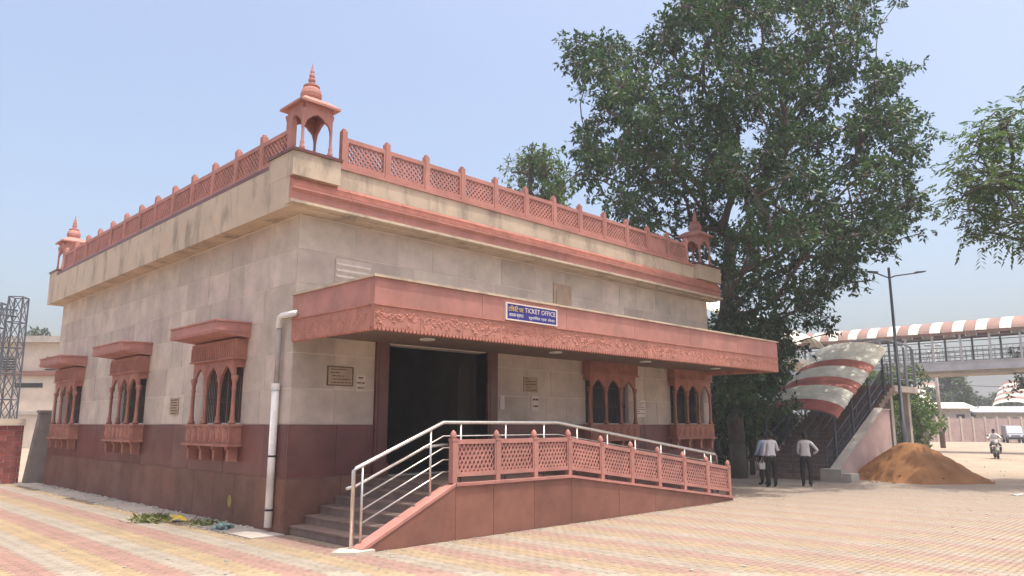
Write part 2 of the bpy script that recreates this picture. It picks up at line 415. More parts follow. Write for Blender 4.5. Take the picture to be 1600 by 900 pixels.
for z0, z1 in ((0, .95), (.95, 1.9)):
    for a, b in minus(X0 - .018, X1, [(8.56, 11.9)]):
        for p, q in run(a, b, .8, 1.15):
            piece('base_slab', p + .004, q - .004, Y0 - .02 + rnd.uniform(0, .004), Y0 + .034, z0 + .004, z1 - .004, 'dado' if z0 > .5 else 'dadolow', office)
    for p, q in run(Y0 + .036, Y1, .8, 1.15):
        piece('base_slab', X0 - .02 + rnd.uniform(0, .004), X0 + .034, p + .004, q - .004, z0 + .004, z1 - .004, 'dado' if z0 > .5 else 'dadolow', office)
# door surround pilasters
for a, b in ((8.56, 8.86), (11.6, 11.9)):
    MB().box(a, b, Y0 - .06, Y0 + .4, 0, 3.52).box(a - .03, b + .03, Y0 - .09, Y0 - .06, .9, 1.15).box(a + .06, b - .06, Y0 - .075, Y0 - .06, 1.25, 3.35).build('door_pilaster', 'dado', office)

# cornice and parapet
CX, CY = X0 - .42, Y0 - .42
MB().box(CX, X0 + .5, CY + .1, Y1 + .3, 5.82, 6.7).build('side_cornice', 'cornice', office)
MB().box(X0 + .505, X1 + .2, CY + .16, Y0 + .5, 6.40, 6.8).box(X0 - .3, X1 + .18, CY + .12, Y0, 5.825, 5.86).build('front_cornice_band', 'cornice', office)
# red mouldings on the front: sloping weathering, fascia, drip
seg = 12; L0, L1 = CX + .003, X1 + .22
for k in range(seg):
    a = L0 + (L1 - L0) * k / seg; b = L0 + (L1 - L0) * (k + 1) / seg
    e = rnd.uniform(-.004, .004)
    mb = MB(); mb.prism([(CY + .10, 6.40), (CY + .085, 6.345), (CY + .055 + e, 6.335), (CY + .06, 6.29), (CY + .03 + e, 6.28), (CY + .035 + e, 6.215), (CY + .16, 6.215)], 'x', a + .003, b - .003)
    t = mb.build('sloping_moulding', 'redcarve', office)
    mb = MB(); mb.prism([(CY + .06, 6.213), (CY - .02 + e, 6.19), (CY - .02 + e, 6.15), (CY + .04, 6.10), (CY + .04 + e, 5.95), (CY + .16, 5.95), (CY + .16, 6.213)], 'x', a + .003, b - .003)
    mb.build('red_fascia', 'red', office)
MB().prism([(CY + .03, 5.948), (CY - .04, 5.93), (CY - .04, 5.88), (CY + .05, 5.862), (CY + .2, 5.862), (CY + .2, 5.948)], 'x', CX - .02, X1 + .24).build('drip_edge', 'cornice', office)
# pedestals at three corners
def pedestal(xa, xb, ya, yb):
    p = MB().box(xa, xb, ya, yb, 6.405, 6.87).build('corner_pedestal', 'cornice', office)
    MB().box(xa - .03, xb + .03, ya - .03, yb + .03, 6.872, 6.925).build('pedestal_cap', 'dado', p)
pedestal(CX - .004, 7.33, CY - .004, 12.92)
pedestal(CX - .004, 7.2, 27.5, Y1 + .32)
pedestal(20.3, X1 + .24, CY - .004, 12.9)

# lattice screens
def lattice(mb, x0, x1, z0, z1, pitch, wdt, y0, y1, slope=0, ang=1.0, horiz=False):
    """crossing diagonal bars clipped to a rectangle (then sheared)"""
    Wd, Hh = x1 - x0, z1 - z0
    for sgn in (1, -1):
        k0 = -int(Hh * ang / pitch) - 2; k1 = int((Wd + Hh * ang) / pitch) + 2
        for k in range(k0, k1):
            # centre line x = x0 + k*pitch + sgn*ang*(z-z0)
            c0 = x0 + (k + .5) * pitch
            pts = []
            def xat(z): return c0 + sgn * ang * (z - z0)
            za, zb = z0, z1
            if sgn > 0:
                za = max(za, z0 + (x0 - c0) / ang); zb = min(zb, z0 + (x1 - c0) / ang)
            else:
                za = max(za, z0 + (c0 - x1) / ang); zb = min(zb, z0 + (c0 - x0) / ang)
            if zb - za < .02: continue
            h = wdt / 2 * math.sqrt(1 + ang * ang)
            xa, xb = xat(za), xat(zb)
            yy = (y0, y1) if sgn > 0 else (y0 + .003, y1 - .003)
            cl_ = lambda v: min(max(v, x0), x1)
            poly = [(cl_(xa - h), za), (cl_(xa + h), za), (cl_(xb + h), zb), (cl_(xb - h), zb)]
            poly = [(px, pz + slope * px) for px, pz in poly]
            mb.prism(poly, 'y', yy[0], yy[1])
    if horiz:
        nz = int(Hh / (pitch / ang))
        for k in range(1, nz * 2):
            z = z0 + k * pitch / ang / 2
            if z > z1 - .01: break
            mb.prism([(x0, z - .008 + slope * x0), (x1, z - .008 + slope * x1), (x1, z + .008 + slope * x1), (x0, z + .008 + slope * x0)], 'y', y0 + .006, y1 - .006)
def frame_panel(mb, x0, x1, z0, z1, bt, bb, bs, y0, y1, slope=0):
    def q(a, b, c, d): mb.prism([(a, c + slope * a), (b, c + slope * b), (b, d + slope * b), (a, d + slope * a)], 'y', y0, y1)
    q(x0, x1, z1 - bt, z1); q(x0, x1, z0, z0 + bb); q(x0, x0 + bs, z0 + bb, z1 - bt); q(x1 - bs, x1, z0 + bb, z1 - bt)
def screen_meshes(pre, wid, z0, z1, bt, bb, bs, pitch, wdt, slope, mname, ang, horiz=False):
    f = MB(); frame_panel(f, -wid / 2, wid / 2, z0, z1, bt, bb, bs, -.045, .045, slope)
    l = MB(); lattice(l, -wid / 2 + bs, wid / 2 - bs, z0 + bb, z1 - bt, pitch, wdt, -.028, .028, slope, ang, horiz)
    return f.mesh(pre + '_frame', mname), l.mesh(pre + '_lattice', mname)
PF, PL = screen_meshes('parapet', .93, 0, .64, .09, .13, .04, .118, .034, 0, 'red', .95)
SF, SL = screen_meshes('side_parapet', 1.03, 0, .64, .09, .13, .04, .125, .034, 0, 'red', .95)
POST = MB().box(-.055, .055, -.06, .06, -.13, .66).box(-.075, .075, -.075, .075, -.16, -.06).prism([(-.05, .66), (.05, .66), (.032, .675), (.032, .705), (-.032, .705), (-.032, .675)], 'y', -.035, .035).mesh('parapet_post', 'red')
SOLID = MB().box(-.425, .425, -.02, .02, .13, .55).mesh('solid_infill', 'red')
par = MB().box(7.36, 20.27, CY + .13, CY + .42, 6.802, 6.87).build('parapet_kerb', 'red', office)
for k in range(13):
    x = 7.53 + k * 1.04
    place('parapet_post', POST, office, Matrix.Translation((x, CY + .27, 6.985)))
    if k < 12:
        W = Matrix.Translation((x + .52, CY + .27, 6.872))
        f = place('lattice_panel', PF, office, W)
        if k == 10: place('solid_infill', SOLID, f, W)
        else: place('lattice_infill', PL, f, W)
MB().box(CX + .02, CX + .36, 12.93, 27.48, 6.702, 6.80).build('parapet_kerb', 'dado', office)
RZ = Matrix.Rotation(R(90), 4, 'Z')
SX = CX + .17
for k in range(14):
    y = 12.42 + k * 1.14
    z = 6.915 if 0 < k else 7.13
    place('parapet_post', POST, office, Matrix.Translation((SX, y, 6.93 + (.02 if k == 0 else 0))) @ RZ)
    if k < 13:
        W = Matrix.Translation((SX, y + .57, 6.804)) @ RZ
        f = place('lattice_panel', SF, office, W); place('lattice_infill', SL, f, W)

# roof pavilions (chhatri)
def arch_pts(hw, zs, zt, n=14):
    """pointed, cusped opening from the left springing to the right one"""
    pts = []
    for i in range(n + 1):
        t = i / n; x = -hw + 2 * hw * t; u = 1 - abs(2 * t - 1)
        z = zs + (zt - zs) * (u ** .55) + .018 * abs(math.sin(u * math.pi * 2.5)) * (1 if u < .9 else 0)
        pts.append((x, z))
    return pts
TC = [(.075, 0), (.075, .06), (.05, .09), (.06, .13), (.042, .17), (.036, .40), (.046, .44), (.038, .47), (.036, .60), (.05, .64), (.07, .68), (.075, .72)]
COLM = MB().lathe([(r * .85, z) for r, z in TC], n=8).mesh('pavilion_column', 'red', True)
h_ = .36
ARCHM = MB(); ip = arch_pts(h_ - .03, .46, .70); ip = [(-h_ + .02, .40)] + ip + [(h_ - .02, .40)]
ARCHM.strip([(x, .86) for x, z in ip], ip, 'y', -.03, .03); ARCHM = ARCHM.mesh('pavilion_arch', 'red')
EAVE = MB()
def ring_stack(mb, rows):
    vs = []; fs = []
    for hw, z in rows: vs += [(-hw, -hw, z), (hw, -hw, z), (hw, hw, z), (-hw, hw, z)]
    for j in range(len(rows) - 1):
        for i in range(4): fs.append((j * 4 + i, j * 4 + (i + 1) % 4, j * 4 + 4 + (i + 1) % 4, j * 4 + 4 + i))
    fs.append((3, 2, 1, 0)); k = len(rows) * 4 - 4; fs.append((k, k + 1, k + 2, k + 3)); mb.add(vs, fs)
ring_stack(EAVE, [(.30, .862), (.51, .845), (.51, .885), (.30, 1.0)]); EAVE = EAVE.mesh('pavilion_eave', 'red')
DOME = MB().lathe([(.27, .98), (.27, 1.02), (.22, 1.04), (.245, 1.08), (.25, 1.14), (.225, 1.21), (.17, 1.26), (.19, 1.27), (.19, 1.295), (.09, 1.31)], n=16).mesh('pavilion_dome', 'red', False)
FIN = MB().lathe([(.085, 1.305), (.085, 1.34), (.07, 1.36), (.085, 1.39), (.085, 1.42), (.06, 1.44), (.07, 1.47), (.065, 1.50), (.045, 1.53), (.05, 1.56), (.025, 1.62), (.004, 1.72)], n=10).mesh('pavilion_finial', 'red', False)
BASE = MB().box(-.46, .46, -.46, .46, 0, .03).mesh('pavilion_base', 'red')
def pavilion(x, y):
    W = Matrix.Translation((x, y, 6.927)) @ Matrix.Diagonal((.83, .83, 1.16, 1))
    b = place('roof_pavilion', BASE, office, W)
    up = Matrix.Translation((0, 0, .03))
    for sx in (-1, 1):
        for sy in (-1, 1): place('column', COLM, b, W @ up @ Matrix.Translation((sx * h_, sy * h_, 0)))
    for k in range(4): place('arch', ARCHM, b, W @ Matrix.Rotation(R(90 * k), 4, 'Z') @ Matrix.Translation((0, -h_, 0)))
    place('eave', EAVE, b, W); place('dome', DOME, b, W); place('finial', FIN, b, W)
pavilion(6.86, 12.43); pavilion(6.80, 27.9); pavilion(20.95, 12.45)

# projecting window bays; local x along the wall, -y outward
BW, BD = 1.05, .26
def make_bay_meshes():
    d = {}
    b = MB().box(-BW, BW, -BD, .0, 1.52, 1.86).box(-BW - .03, BW + .03, -BD - .03, -.001, 1.862, 1.90).box(-BW - .05, BW + .05, -BD - .06, -.001, 1.47, 1.518)
    d['balcony'] = b.mesh('bay_balcony', 'bay')
    p = MB()
    for k in range(7):
        x = -BW + .16 + k * (2 * BW - .32) / 6
        p.prism([(x - .11, 1.56), (x + .11, 1.56), (x + .11, 1.70), (x + .07, 1.78), (x, 1.83), (x - .07, 1.78), (x - .11, 1.70)], 'y', -BD - .018, -BD + .002)
        p.prism([(x - .05, 1.60), (x + .05, 1.60), (x + .05, 1.69), (x, 1.76), (x - .05, 1.69)], 'y', -BD - .032, -BD - .017)
    d['petals'] = p.mesh('carved_petals', 'bay')
    d['bracket'] = MB().prism([(-.001, 1.468), (-BD - .01, 1.468), (-BD - .01, 1.42), (-BD + .03, 1.40), (-BD + .03, 1.19), (-.001, 1.17)], 'x', -.05, .05).mesh('bay_bracket', 'bay')
    d['back'] = MB().box(-BW + .03, BW - .03, -.05, -.021, 1.2, 1.467).mesh('bay_under_panel', 'dado')
    TCOL = [(.07, 1.902), (.07, 1.96), (.045, 1.99), (.055, 2.03), (.04, 2.07), (.036, 2.55), (.05, 2.60), (.036, 2.64), (.04, 2.72), (.065, 2.78), (.07, 2.86)]
    d['column'] = MB().lathe(TCOL, n=8).mesh('bay_column', 'bay', True)
    hw = (2 * BW - .14) / 6
    def arch(hw):
        ip = arch_pts(hw - .035, 2.70, 3.06); ip = [(-hw + .02, 2.60)] + ip + [(hw - .02, 2.60)]
        a = MB().strip([(x, 3.2) for x, z in ip], ip, 'y', -.03, .03)
        return a.box(-hw - .002, -hw + .018, -.028, .028, 2.62, 3.198).box(hw - .018, hw + .002, -.028, .028, 2.62, 3.198)
    d['arch'] = arch(hw).mesh('bay_arch', 'bay')
    d['side'] = MB().box(-.001, .06 - BD, -.03, .03, 3.02, 3.2).mesh('bay_side_lintel', 'bay')
    fr = MB().box(-BW, BW, -BD, .0, 3.202, 3.58).box(-BW - .025, BW + .025, -BD - .025, -.001, 3.18, 3.215)
    d['frieze'] = fr.mesh('bay_frieze', 'bay')
    fl = MB()
    for k in range(24):
        x = -BW + .05 + k * (2 * BW - .1) / 23
        fl.prism([(x - .022, 3.24), (x + .022, 3.24), (x + .030, 3.50), (x - .030, 3.50)], 'y', -BD - .022, -BD + .002)
    d['flutes'] = fl.mesh('frieze_flutes', 'bay')
    hd = MB()
    hd.prism([(-.001, 3.60), (-.60, 3.66), (-.70, 3.66), (-.70, 3.88), (-.001, 3.88)], 'x', -BW - .10, BW + .10)
    hd.box(-BW - .125, BW + .125, -.725, -.001, 3.882, 3.915)
    hd.box(-BW - .115, BW + .115, -.715, -.001, 3.70, 3.725)
    d['hood'] = hd.mesh('bay_hood', 'red')
    gr = MB()
    for k in range(23): x = -HB + .04 + k * (2 * HB - .08) / 22; gr.box(x - .006, x + .006, .10, .112, 1.93, 3.2)
    for z in (2.36, 2.42, 2.86): gr.box(-HB, HB, .096, .116, z - .008, z + .008)
    d['grille'] = gr.mesh('window_grille', 'iron')
    d['pane'] = MB().box(-HB, HB, .30, .31, 1.931, 3.199).mesh('window_glass', 'glass')
    wf = MB()
    for x in (-HB + .03, -.31, .31, HB - .03): wf.box(x - .03, x + .03, .26, .30, 1.931, 3.199)
    d['frame'] = wf.mesh('window_frame', 'bay')
    d['curtain'] = MB().box(-HB + .001, -HB + .03, .0, .26, 1.94, 3.15).mesh('reveal', 'mortar')
    return d
BM_ = make_bay_meshes()
def bay(W, hood, tall):
    b = place('window_bay', BM_['balcony'], office, W)
    def sub(n, k, m=Matrix.Identity(4)): place(n, BM_[k], b, W @ m)
    T = Matrix.Translation
    sub('carved_petals', 'petals'); sub('under_panel', 'back')
    for i in range(4): sub('bracket', 'bracket', T((-BW + .1 + i * (2 * BW - .2) / 3, 0, 0)))
    hw = (2 * BW - .14) / 6
    for i in range(4): sub('column', 'column', T((-BW + .07 + i * 2 * hw, -BD + .07, 0)))
    for i in range(3): sub('arch', 'arch', T((-BW + .07 + hw + i * 2 * hw, -BD + .07, 0)))
    for s in (-1, 1): sub('side_lintel', 'side', T((s * (BW - .07), 0, 0)) @ Matrix.Rotation(R(90), 4, 'Z') @ T((0, 0, 0)))
    sub('frieze', 'frieze'); sub('frieze_flutes', 'flutes')
    if hood: sub('hood', 'hood')
    sub('grille', 'grille'); sub('window_frame', 'frame'); sub('pane', 'pane')
for x in (BAYA, BAYB): bay(Matrix.Translation((x, Y0, 0)), False, False)
for y in BL: bay(Matrix.Translation((X0, y, 0)) @ Matrix.Rotation(R(-90), 4, 'Z'), True, False)

# canopy over the entrance
KX0, KX1, KY = 6.7, 20.72, 9.8
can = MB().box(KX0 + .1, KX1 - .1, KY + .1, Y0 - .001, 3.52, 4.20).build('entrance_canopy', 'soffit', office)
MB().box(KX0 - .035, KX1 + .035, KY - .035, Y0 - .002, 4.235, 4.275).build('canopy_coping', 'cornice', can)
MB().box(KX0 + .12, KX1 - .12, KY + .12, Y0 - .004, 4.277, 4.282).build('canopy_bounce_damper', 'shadecement', can)  # unseen dark sheet, added to cut light bounced onto the upper wall
nf = 6
for k in range(nf):
    a = KX0 + (KX1 - KX0) * k / nf; b = KX0 + (KX1 - KX0) * (k + 1) / nf
    piece('fascia_panel', a + .004, b - .004, KY, KY + .1, 3.80, 4.233, 'red', can)
piece('fascia_panel', KX0, KX0 + .1, KY + .102, Y0 - .002, 3.80, 4.233, 'red', can)
piece('fascia_panel', KX1 - .1, KX1, KY + .102, Y0 - .002, 3.80, 4.233, 'red', can)
def carved(wd, seed):
    q = random.Random(seed)
    mb = MB(); zb = 3.44
    mb.box(0, wd, 0, .1, zb, 3.778)
    mb.box(0, wd, -.022, .1, 3.779, 3.798)
    ns = max(1, round(wd / .078)); s = wd / ns
    for i in range(ns):
        x = (i + .5) * s
        mb.prism([(x - s * .46, zb - .002), (x - s * .42, zb - .03), (x - s * .2, zb - .055), (x, zb - .064), (x + s * .2, zb - .055), (x + s * .42, zb - .03), (x + s * .46, zb - .002)], 'y', .0, .07)
    for lane in (0, 1):
        pts = []; N = 40
        for i in range(N + 1):
            x = .015 + (wd - .03) * i / N; pts.append((x, .002, 3.61 + .045 * math.sin(x / wd * (6 + 2 * lane) * math.pi + lane * 1.6 + seed)))
        mb.tube(pts, .008, 4)
    for i in range(34):
        x = q.uniform(.05, wd - .05); z = q.uniform(3.49, 3.74); L = q.uniform(.035, .065); a = q.uniform(0, 6.28)
        dx, dz = math.cos(a), math.sin(a); wv = L * .42
        mb.add([(x - dx * L, -.001, z - dz * L), (x + dz * wv, -.005, z - dx * wv), (x + dx * L, -.001, z + dz * L), (x - dz * wv, -.005, z + dx * wv), (x, .004, z), (x + dx * L * .2, -.014, z + dz * L * .2)], [(0, 1, 5), (1, 2, 5), (2, 3, 5), (3, 0, 5), (0, 4, 1), (1, 4, 2), (2, 4, 3), (3, 4, 0)])
    return mb.mesh('carved_panel', 'redcarve')
npn = 15; wd = (KX1 - KX0) / npn - .006
CV = [carved(wd, s) for s in (1, 2, 3)]
for k in range(npn): place('carved_panel', CV[k % 3], can, Matrix.Translation((KX0 + (KX1 - KX0) * k / npn + .003, KY, 0)))
wd2 = (Y0 - KY - .1) / 3 - .006; CR = carved(wd2, 9)
for k in range(3):
    place('carved_panel', CR, can, Matrix.Translation((KX0, Y0 - .004 - k * (wd2 + .006), 0)) @ Matrix.Rotation(R(-90), 4, 'Z'))
    place('carved_panel', CR, can, Matrix.Translation((KX1, Y0 - .004 - (k + 1) * (wd2 + .006), 0)) @ Matrix.Rotation(R(90), 4, 'Z'))
LD = MB().lathe([(.15, 0), (.15, .025), (.10, .03)], n=16).mesh('ceiling_lamp_disc', 'lamp')
for x, y in ((8.9, 11.2), (12.6, 11.2), (16.1, 11.2), (19.6, 11.2)):
    place('ceiling_lamp', LD, can, Matrix.Translation((x, y, 3.488)))
# upper wall details: louvre over the canopy, carved square
lv = MB().box(7.56, 8.38, Y0 - .02, Y0 + .01, 4.62, 5.09).build('wall_louvre', 'cream', office)
for k in range(3): MB().prism([(Y0 - .024, 4.68 + k * .12), (Y0 - .05, 4.72 + k * .12), (Y0 - .021, 4.76 + k * .12)], 'x', 7.58, 8.36).build('louvre_blade', 'mortar', lv)
lv = MB().box(13.9, 14.6, Y0 - .02, Y0 + .01, 4.78, 5.45).build('carved_square', 'plaque', office)
MB().lathe([(.2, 0), (.26, .02), (.22, .03), (.12, .02)], (14.25, Y0 - .045, 5.12), 10, ax='y').box(14.0, 14.1, Y0 - .035, Y0 - .019, 4.9, 5.3).box(14.4, 14.5, Y0 - .035, Y0 - .019, 4.9, 5.3).build('carved_rosette', 'plaque', lv)
# ------------------------------------------------------------------ sign and notices
def textmesh(txt, size, name):
    cu = bpy.data.curves.new(name, 'FONT'); cu.body = txt; cu.size = size; cu.extrude = .002; cu.resolution_u = 2
    o = bpy.data.objects.new(name, cu); COL.objects.link(o)
    dg = bpy.context.evaluated_depsgraph_get(); dg.update()
    me = bpy.data.meshes.new_from_object(o.evaluated_get(dg)); bpy.data.objects.remove(o); me.name = name; return me
def put_text(txt, x0, x1, z0, z1, y, m, parent):
    me = textmesh(txt, .2, 'lettering'); me.materials.clear(); me.materials.append(M[m])
    co = np.array([v.co[:] for v in me.vertices])
    if len(co) == 0: return
    lo, hi = co.min(0), co.max(0); sx = (x1 - x0) / (hi[0] - lo[0]); sz = (z1 - z0) / (hi[1] - lo[1])
    for v in me.vertices: v.co = (x0 + (v.co.x - lo[0]) * sx, y - v.co.z * .5, z0 + (v.co.y - lo[1]) * sz)
    return place('lettering', me, parent)
sg = empty('ticket_office_sign', (10.31, KY - .02, 3.82), 0, 'blue ticket office name board with yellow and white lettering on canopy front', 'sign')
MB().box(9.63, 11.0, KY - .045, KY - .004, 3.845, 4.125).build('board', 'signblue', sg)
MB().box(9.60, 11.03, KY - .05, KY - .002, 4.127, 4.15).box(9.60, 11.03, KY - .05, KY - .002, 3.82, 3.843).box(9.60, 9.628, KY - .05, KY - .002, 3.843, 4.127).box(11.002, 11.03, KY - .05, KY - .002, 3.843, 4.127).build('frame', 'signframe', sg)
put_text('टिकिट घर', 9.66, 10.06, 3.99, 4.10, KY - .05, 'yellow', sg)
put_text('TICKET OFFICE', 10.10, 10.97, 4.0, 4.09, KY - .05, 'signframe', sg)
put_text('आपका स्वागत', 9.67, 10.06, 3.87, 3.95, KY - .05, 'white', sg)
put_text('सुविधा एवं सेवा', 10.2, 10.95, 3.87, 3.95, KY - .05, 'white', sg)

def notice(name, label, x0, x1, z0, z1, rows, frame, m='plaque', cat='notice', seed=0):
    q = random.Random(seed)
    r = empty(name, ((x0 + x1) / 2, Y0 - .01, z0), 0, label, cat)
    MB().box(x0, x1, Y0 - .018, Y0 - .002, z0, z1).build('sheet', m, r)
    if frame:
        t = .018
        MB().box(x0 - t, x1 + t, Y0 - .026, Y0 - .002, z1 + .001, z1 + t).box(x0 - t, x1 + t, Y0 - .026, Y0 - .002, z0 - t, z0 - .001).box(x0 - t, x0 - .001, Y0 - .026, Y0 - .002, z0, z1).box(x1 + .001, x1 + t, Y0 - .026, Y0 - .002, z0, z1).build('frame', 'ink', r)
    mb = MB()
    for k in range(rows):
        z = z1 - (k + .6) * (z1 - z0) / (rows + .3); h = (z1 - z0) / (rows + .3) * .28
        x = x0 + (x1 - x0) * (.07 + .18 * q.random())
        while x < x1 - (x1 - x0) * .1:
            l = q.uniform(.03, .11); e = min(x + l, x1 - (x1 - x0) * .06)
            mb.box(x, e, Y0 - .0205, Y0 - .0185, z - h / 2, z + h / 2); x = e + .015
            if q.random() < .10: break
    if rows: tag(mb.build('printed_lines', 'ink', r), kind='stuff')
notice('notice_plaque', 'framed brown notice plaque on cream wall left of the dark doorway', 7.5, 8.03, 2.64, 2.97, 5, True, seed=1)
notice('paper_sheet', 'pale paper sheet taped right of the framed brown plaque', 8.12, 8.33, 2.53, 2.85, 3, False, 'paper', 'paper', seed=2)
notice('paper_strip', 'narrow pale paper strip on wall just right of the doorway pilaster', 12.02, 12.16, 2.24, 2.54, 0, False, 'paper', 'paper')
notice('engraved_plaque', 'unframed stone plaque with worn lines on wall between doorway and window', 12.80, 13.28, 2.66, 3.02, 5, False, seed=4)
notice('paper_poster', 'pale poster sheet below the unframed stone plaque', 13.06, 13.32, 2.22, 2.58, 2, False, 'paper', 'paper', seed=5)
notice('notice_board', 'square printed notice on cream wall between the two front windows', 17.22, 17.75, 2.1, 2.58, 8, False, 'paper', seed=6)
# plaque on the left wall
r = empty('wall_plaque', (X0 - .01, 17.75, 2.0), 0, 'small lined plaque on left cream wall between the window bays', 'notice')
MB().box(X0 - .018, X0 - .002, 17.5, 18.0, 2.12, 2.5).build('sheet', 'plaque', r)
mb = MB()
for k in range(6):
    z = 2.45 - k * .06; mb.box(X0 - .0205, X0 - .0185, 17.54 + .05 * (k % 2), 17.96 - .04 * (k % 3), z - .012, z + .012)
mb.build('printed_lines', 'ink', r)
# yellow painted mark on base
tag(MB().lathe([(.085, 0), (.085, .003)], (0, 0, 0), 12, ax='x').build('painted_mark', 'faded', None, world=Matrix.Translation((X0 - .0245, 14.55, .42)) @ Matrix.Diagonal((1, 1, 1.4, 1))), 'oval yellow paint mark low on the maroon wall base', 'paint mark')

# downpipe
dp = empty('downpipe', (X0 - .09, 12.86, 0), 0, 'white plastic rainwater downpipe beside the front corner of the office', 'pipe')
PX, PY = X0 - .095, 12.80
MB().tube([(PX, PY, .1), (PX, PY, 2.62)], .068, 14).build('pipe', 'pvc', dp, True)
MB().tube([(PX + .01, PY, 2.60), (PX + .01, PY, 3.80)], .048, 12).build('upper_pipe', 'greypvc', dp, True)
MB().tube([(PX, PY, 3.66), (PX, PY, 3.80), (PX - .005, PY - .03, 3.86), (PX - .01, PY - .12, 3.885), (PX - .01, PY - .62, 3.885)], .058, 12).build('elbow', 'pvc', dp, True)
for z in (.38, 1.32): MB().tube([(PX, PY, z), (PX, PY, z + .03)], .075, 14).build('clip', 'black', dp)
MB().tube([(PX, PY, 2.52), (PX, PY, 2.64)], .078, 14).build('socket', 'pvc', dp)
# cement apron
apron = tag(MB().box(6.1, X0 - .03, 12.3, 29.1, -.03, .02).build('wall_apron', 'cement'), kind='structure')

# ------------------------------------------------------------------ stair, landing and ramp
YR = 9.81
ramp = empty('entrance_ramp', (8.5, YR, 0), 0, 'red stone entrance steps, landing and long ramp in front of office', 'ramp')
def topz(x):
    if x < 8.47: return max(.02, .06 + (x - 6.62) * (.86 / 1.85))
    if x < 11.47: return .92
    return .92 - (x - 11.47) * (.80 / 6.2)
for k in range(6):
    a = 6.86 + .30 * k
    z1 = .15 * (k + 1)
    MB().box(a, a + .30 if k < 5 else 8.5, YR + .19, Y0 - .022, 0 if k == 0 else .02, z1 - .03).build('step', 'step', ramp)
    MB().box(a - .02, a + .30 if k < 5 else 8.5, YR + .19, Y0 - .024, z1 - .03, z1).build('tread', 'step', ramp)
MB().box(8.5, 11.47, YR + .19, Y0 - .062, .0, .895).build('landing', 'step', ramp)
MB().prism([(11.47, .0), (17.7, .0), (17.7, .05), (11.47, .895)], 'y', YR + .19, Y0 - .022).build('ramp_slab', 'step', ramp)
cutx = [6.62, 8.47, 9.35, 10.4, 11.47, 13.0, 14.3, 15.5, 16.6, 17.74]
for a, b in zip(cutx, cutx[1:]):
    if a < 7: poly = [(a, 0), (b - .004, 0), (b - .004, topz(b) - .04), (a, .025)]
    else: poly = [(a + .004, 0), (b - .004, 0), (b - .004, topz(b - .001) - .045), (a + .004, topz(a + .001) - .045)]
    MB().prism(poly, 'y', YR, YR + .18).build('side_panel', 'rampwall', ramp)
for a, b in ((6.62, 8.47), (8.47, 11.47), (11.47, 17.74)):
    za, zb = topz(a + .0001), topz(b - .0001); ov = .0
    th = .05
    MB().prism([(a + .002, za - th), (b - .002, zb - th), (b - .002, zb), (a + .002, za)], 'y', YR - (.03 if a > 8 else .012), YR + (.2 if a > 8 else .26)).build('coping', 'red', ramp)
tag(MB().prism([(6.2, 9.95), (6.45, 9.68), (6.8, 9.7), (6.86, 10.15), (6.5, 10.2)], 'z', -.02, .05).build('cement_lump', 'bldg'), 'flat pale cement lump at the foot of the steps', 'cement')

# stone lattice railing along the ramp
rail = empty('lattice_railing', (8.47, YR + .08, .92), 0, 'red sandstone railing of lattice panels along the ramp edge', 'railing')
RP = MB().box(-.05, .05, -.055, .055, 0, .70).prism([(-.062, .70), (.062, .70), (.062, .74), (-.062, .74)], 'y', -.062, .062).lathe([(.05, .74), (.06, .77), (.058, .80), (.045, .84), (.022, .87), (.003, .885)], n=10).mesh('railing_post', 'red')
lvF, lvL = screen_meshes('rail_level', .915, .10, .72, .075, .075, .03, .094, .033, 0, 'red', .62)
sl_ = -.80 / 6.2
dnF, dnL = screen_meshes('rail_slope', .935, .10, .72, .075, .075, .03, .094, .033, sl_, 'red', .62)
xs_ = [8.47, 9.49, 10.48, 11.47] + [11.47 + 1.035 * k for k in range(1, 7)]
for i, x in enumerate(xs_):
    place('post', RP, rail, Matrix.Translation((x, YR + .08, topz(min(x, 17.7)) + .0)))
    if i < len(xs_) - 1:
        c_ = (x + xs_[i + 1]) / 2; lvl = i < 3
        W = Matrix.Translation((c_, YR + .08, topz(c_))) @ Matrix.Diagonal(((xs_[i + 1] - x - .1) / (.915 if lvl else .935), 1, 1, 1))
        f = place('lattice_panel', lvF if lvl else dnF, rail, W); place('lattice_infill', lvL if lvl else dnL, f, W)
# steel handrail
hr = empty('steel_handrail', (6.6, YR + .16, 0), 0, 'stainless steel tube handrail rising over the steps and ramp', 'handrail')
YH = YR + .21
MB().tube([(6.58, YH, .02), (6.58, YH, 1.2), (6.62, YH, 1.235), (8.35, YH, 1.93), (11.3, YH, 1.93), (17.30, YH, 1.155), (17.36, YH, 1.12), (17.36, YH, .2)], .032, 10).build('top_rail', 'steel', hr, True)
MB().tube([(6.5, YH + .06, .93), (6.66, YH + .06, .96), (8.0, YH + .06, 1.52), (8.35, YH + .06, 1.55), (8.5, YH + .06, 1.55)], .026, 8).build('inner_rail', 'steel', hr, True)
for k in range(4):
    dz = .23 + .2 * k
    MB().tube([(6.74, YH, 1.28 - dz - .05), (8.35, YH, 1.93 - dz), (11.3, YH, 1.93 - dz), (17.34, YH, 1.15 - dz * .9)], .013, 6).build('mid_rail', 'steel', hr, True)
for x in (6.74, 8.08, 8.75, 9.85, 10.9, 11.9, 12.9, 13.9, 14.9, 15.9, 16.8, 17.1):
    zt = 1.235 + (x - 6.62) * .4017 if x < 8.35 else (1.92 if x < 11.3 else 1.93 - (x - 11.3) * .1291)
    MB().tube([(x, YH, topz(min(x, 17.7)) - .05), (x, YH, zt)], .02, 8).build('rail_post', 'steel', hr, True)

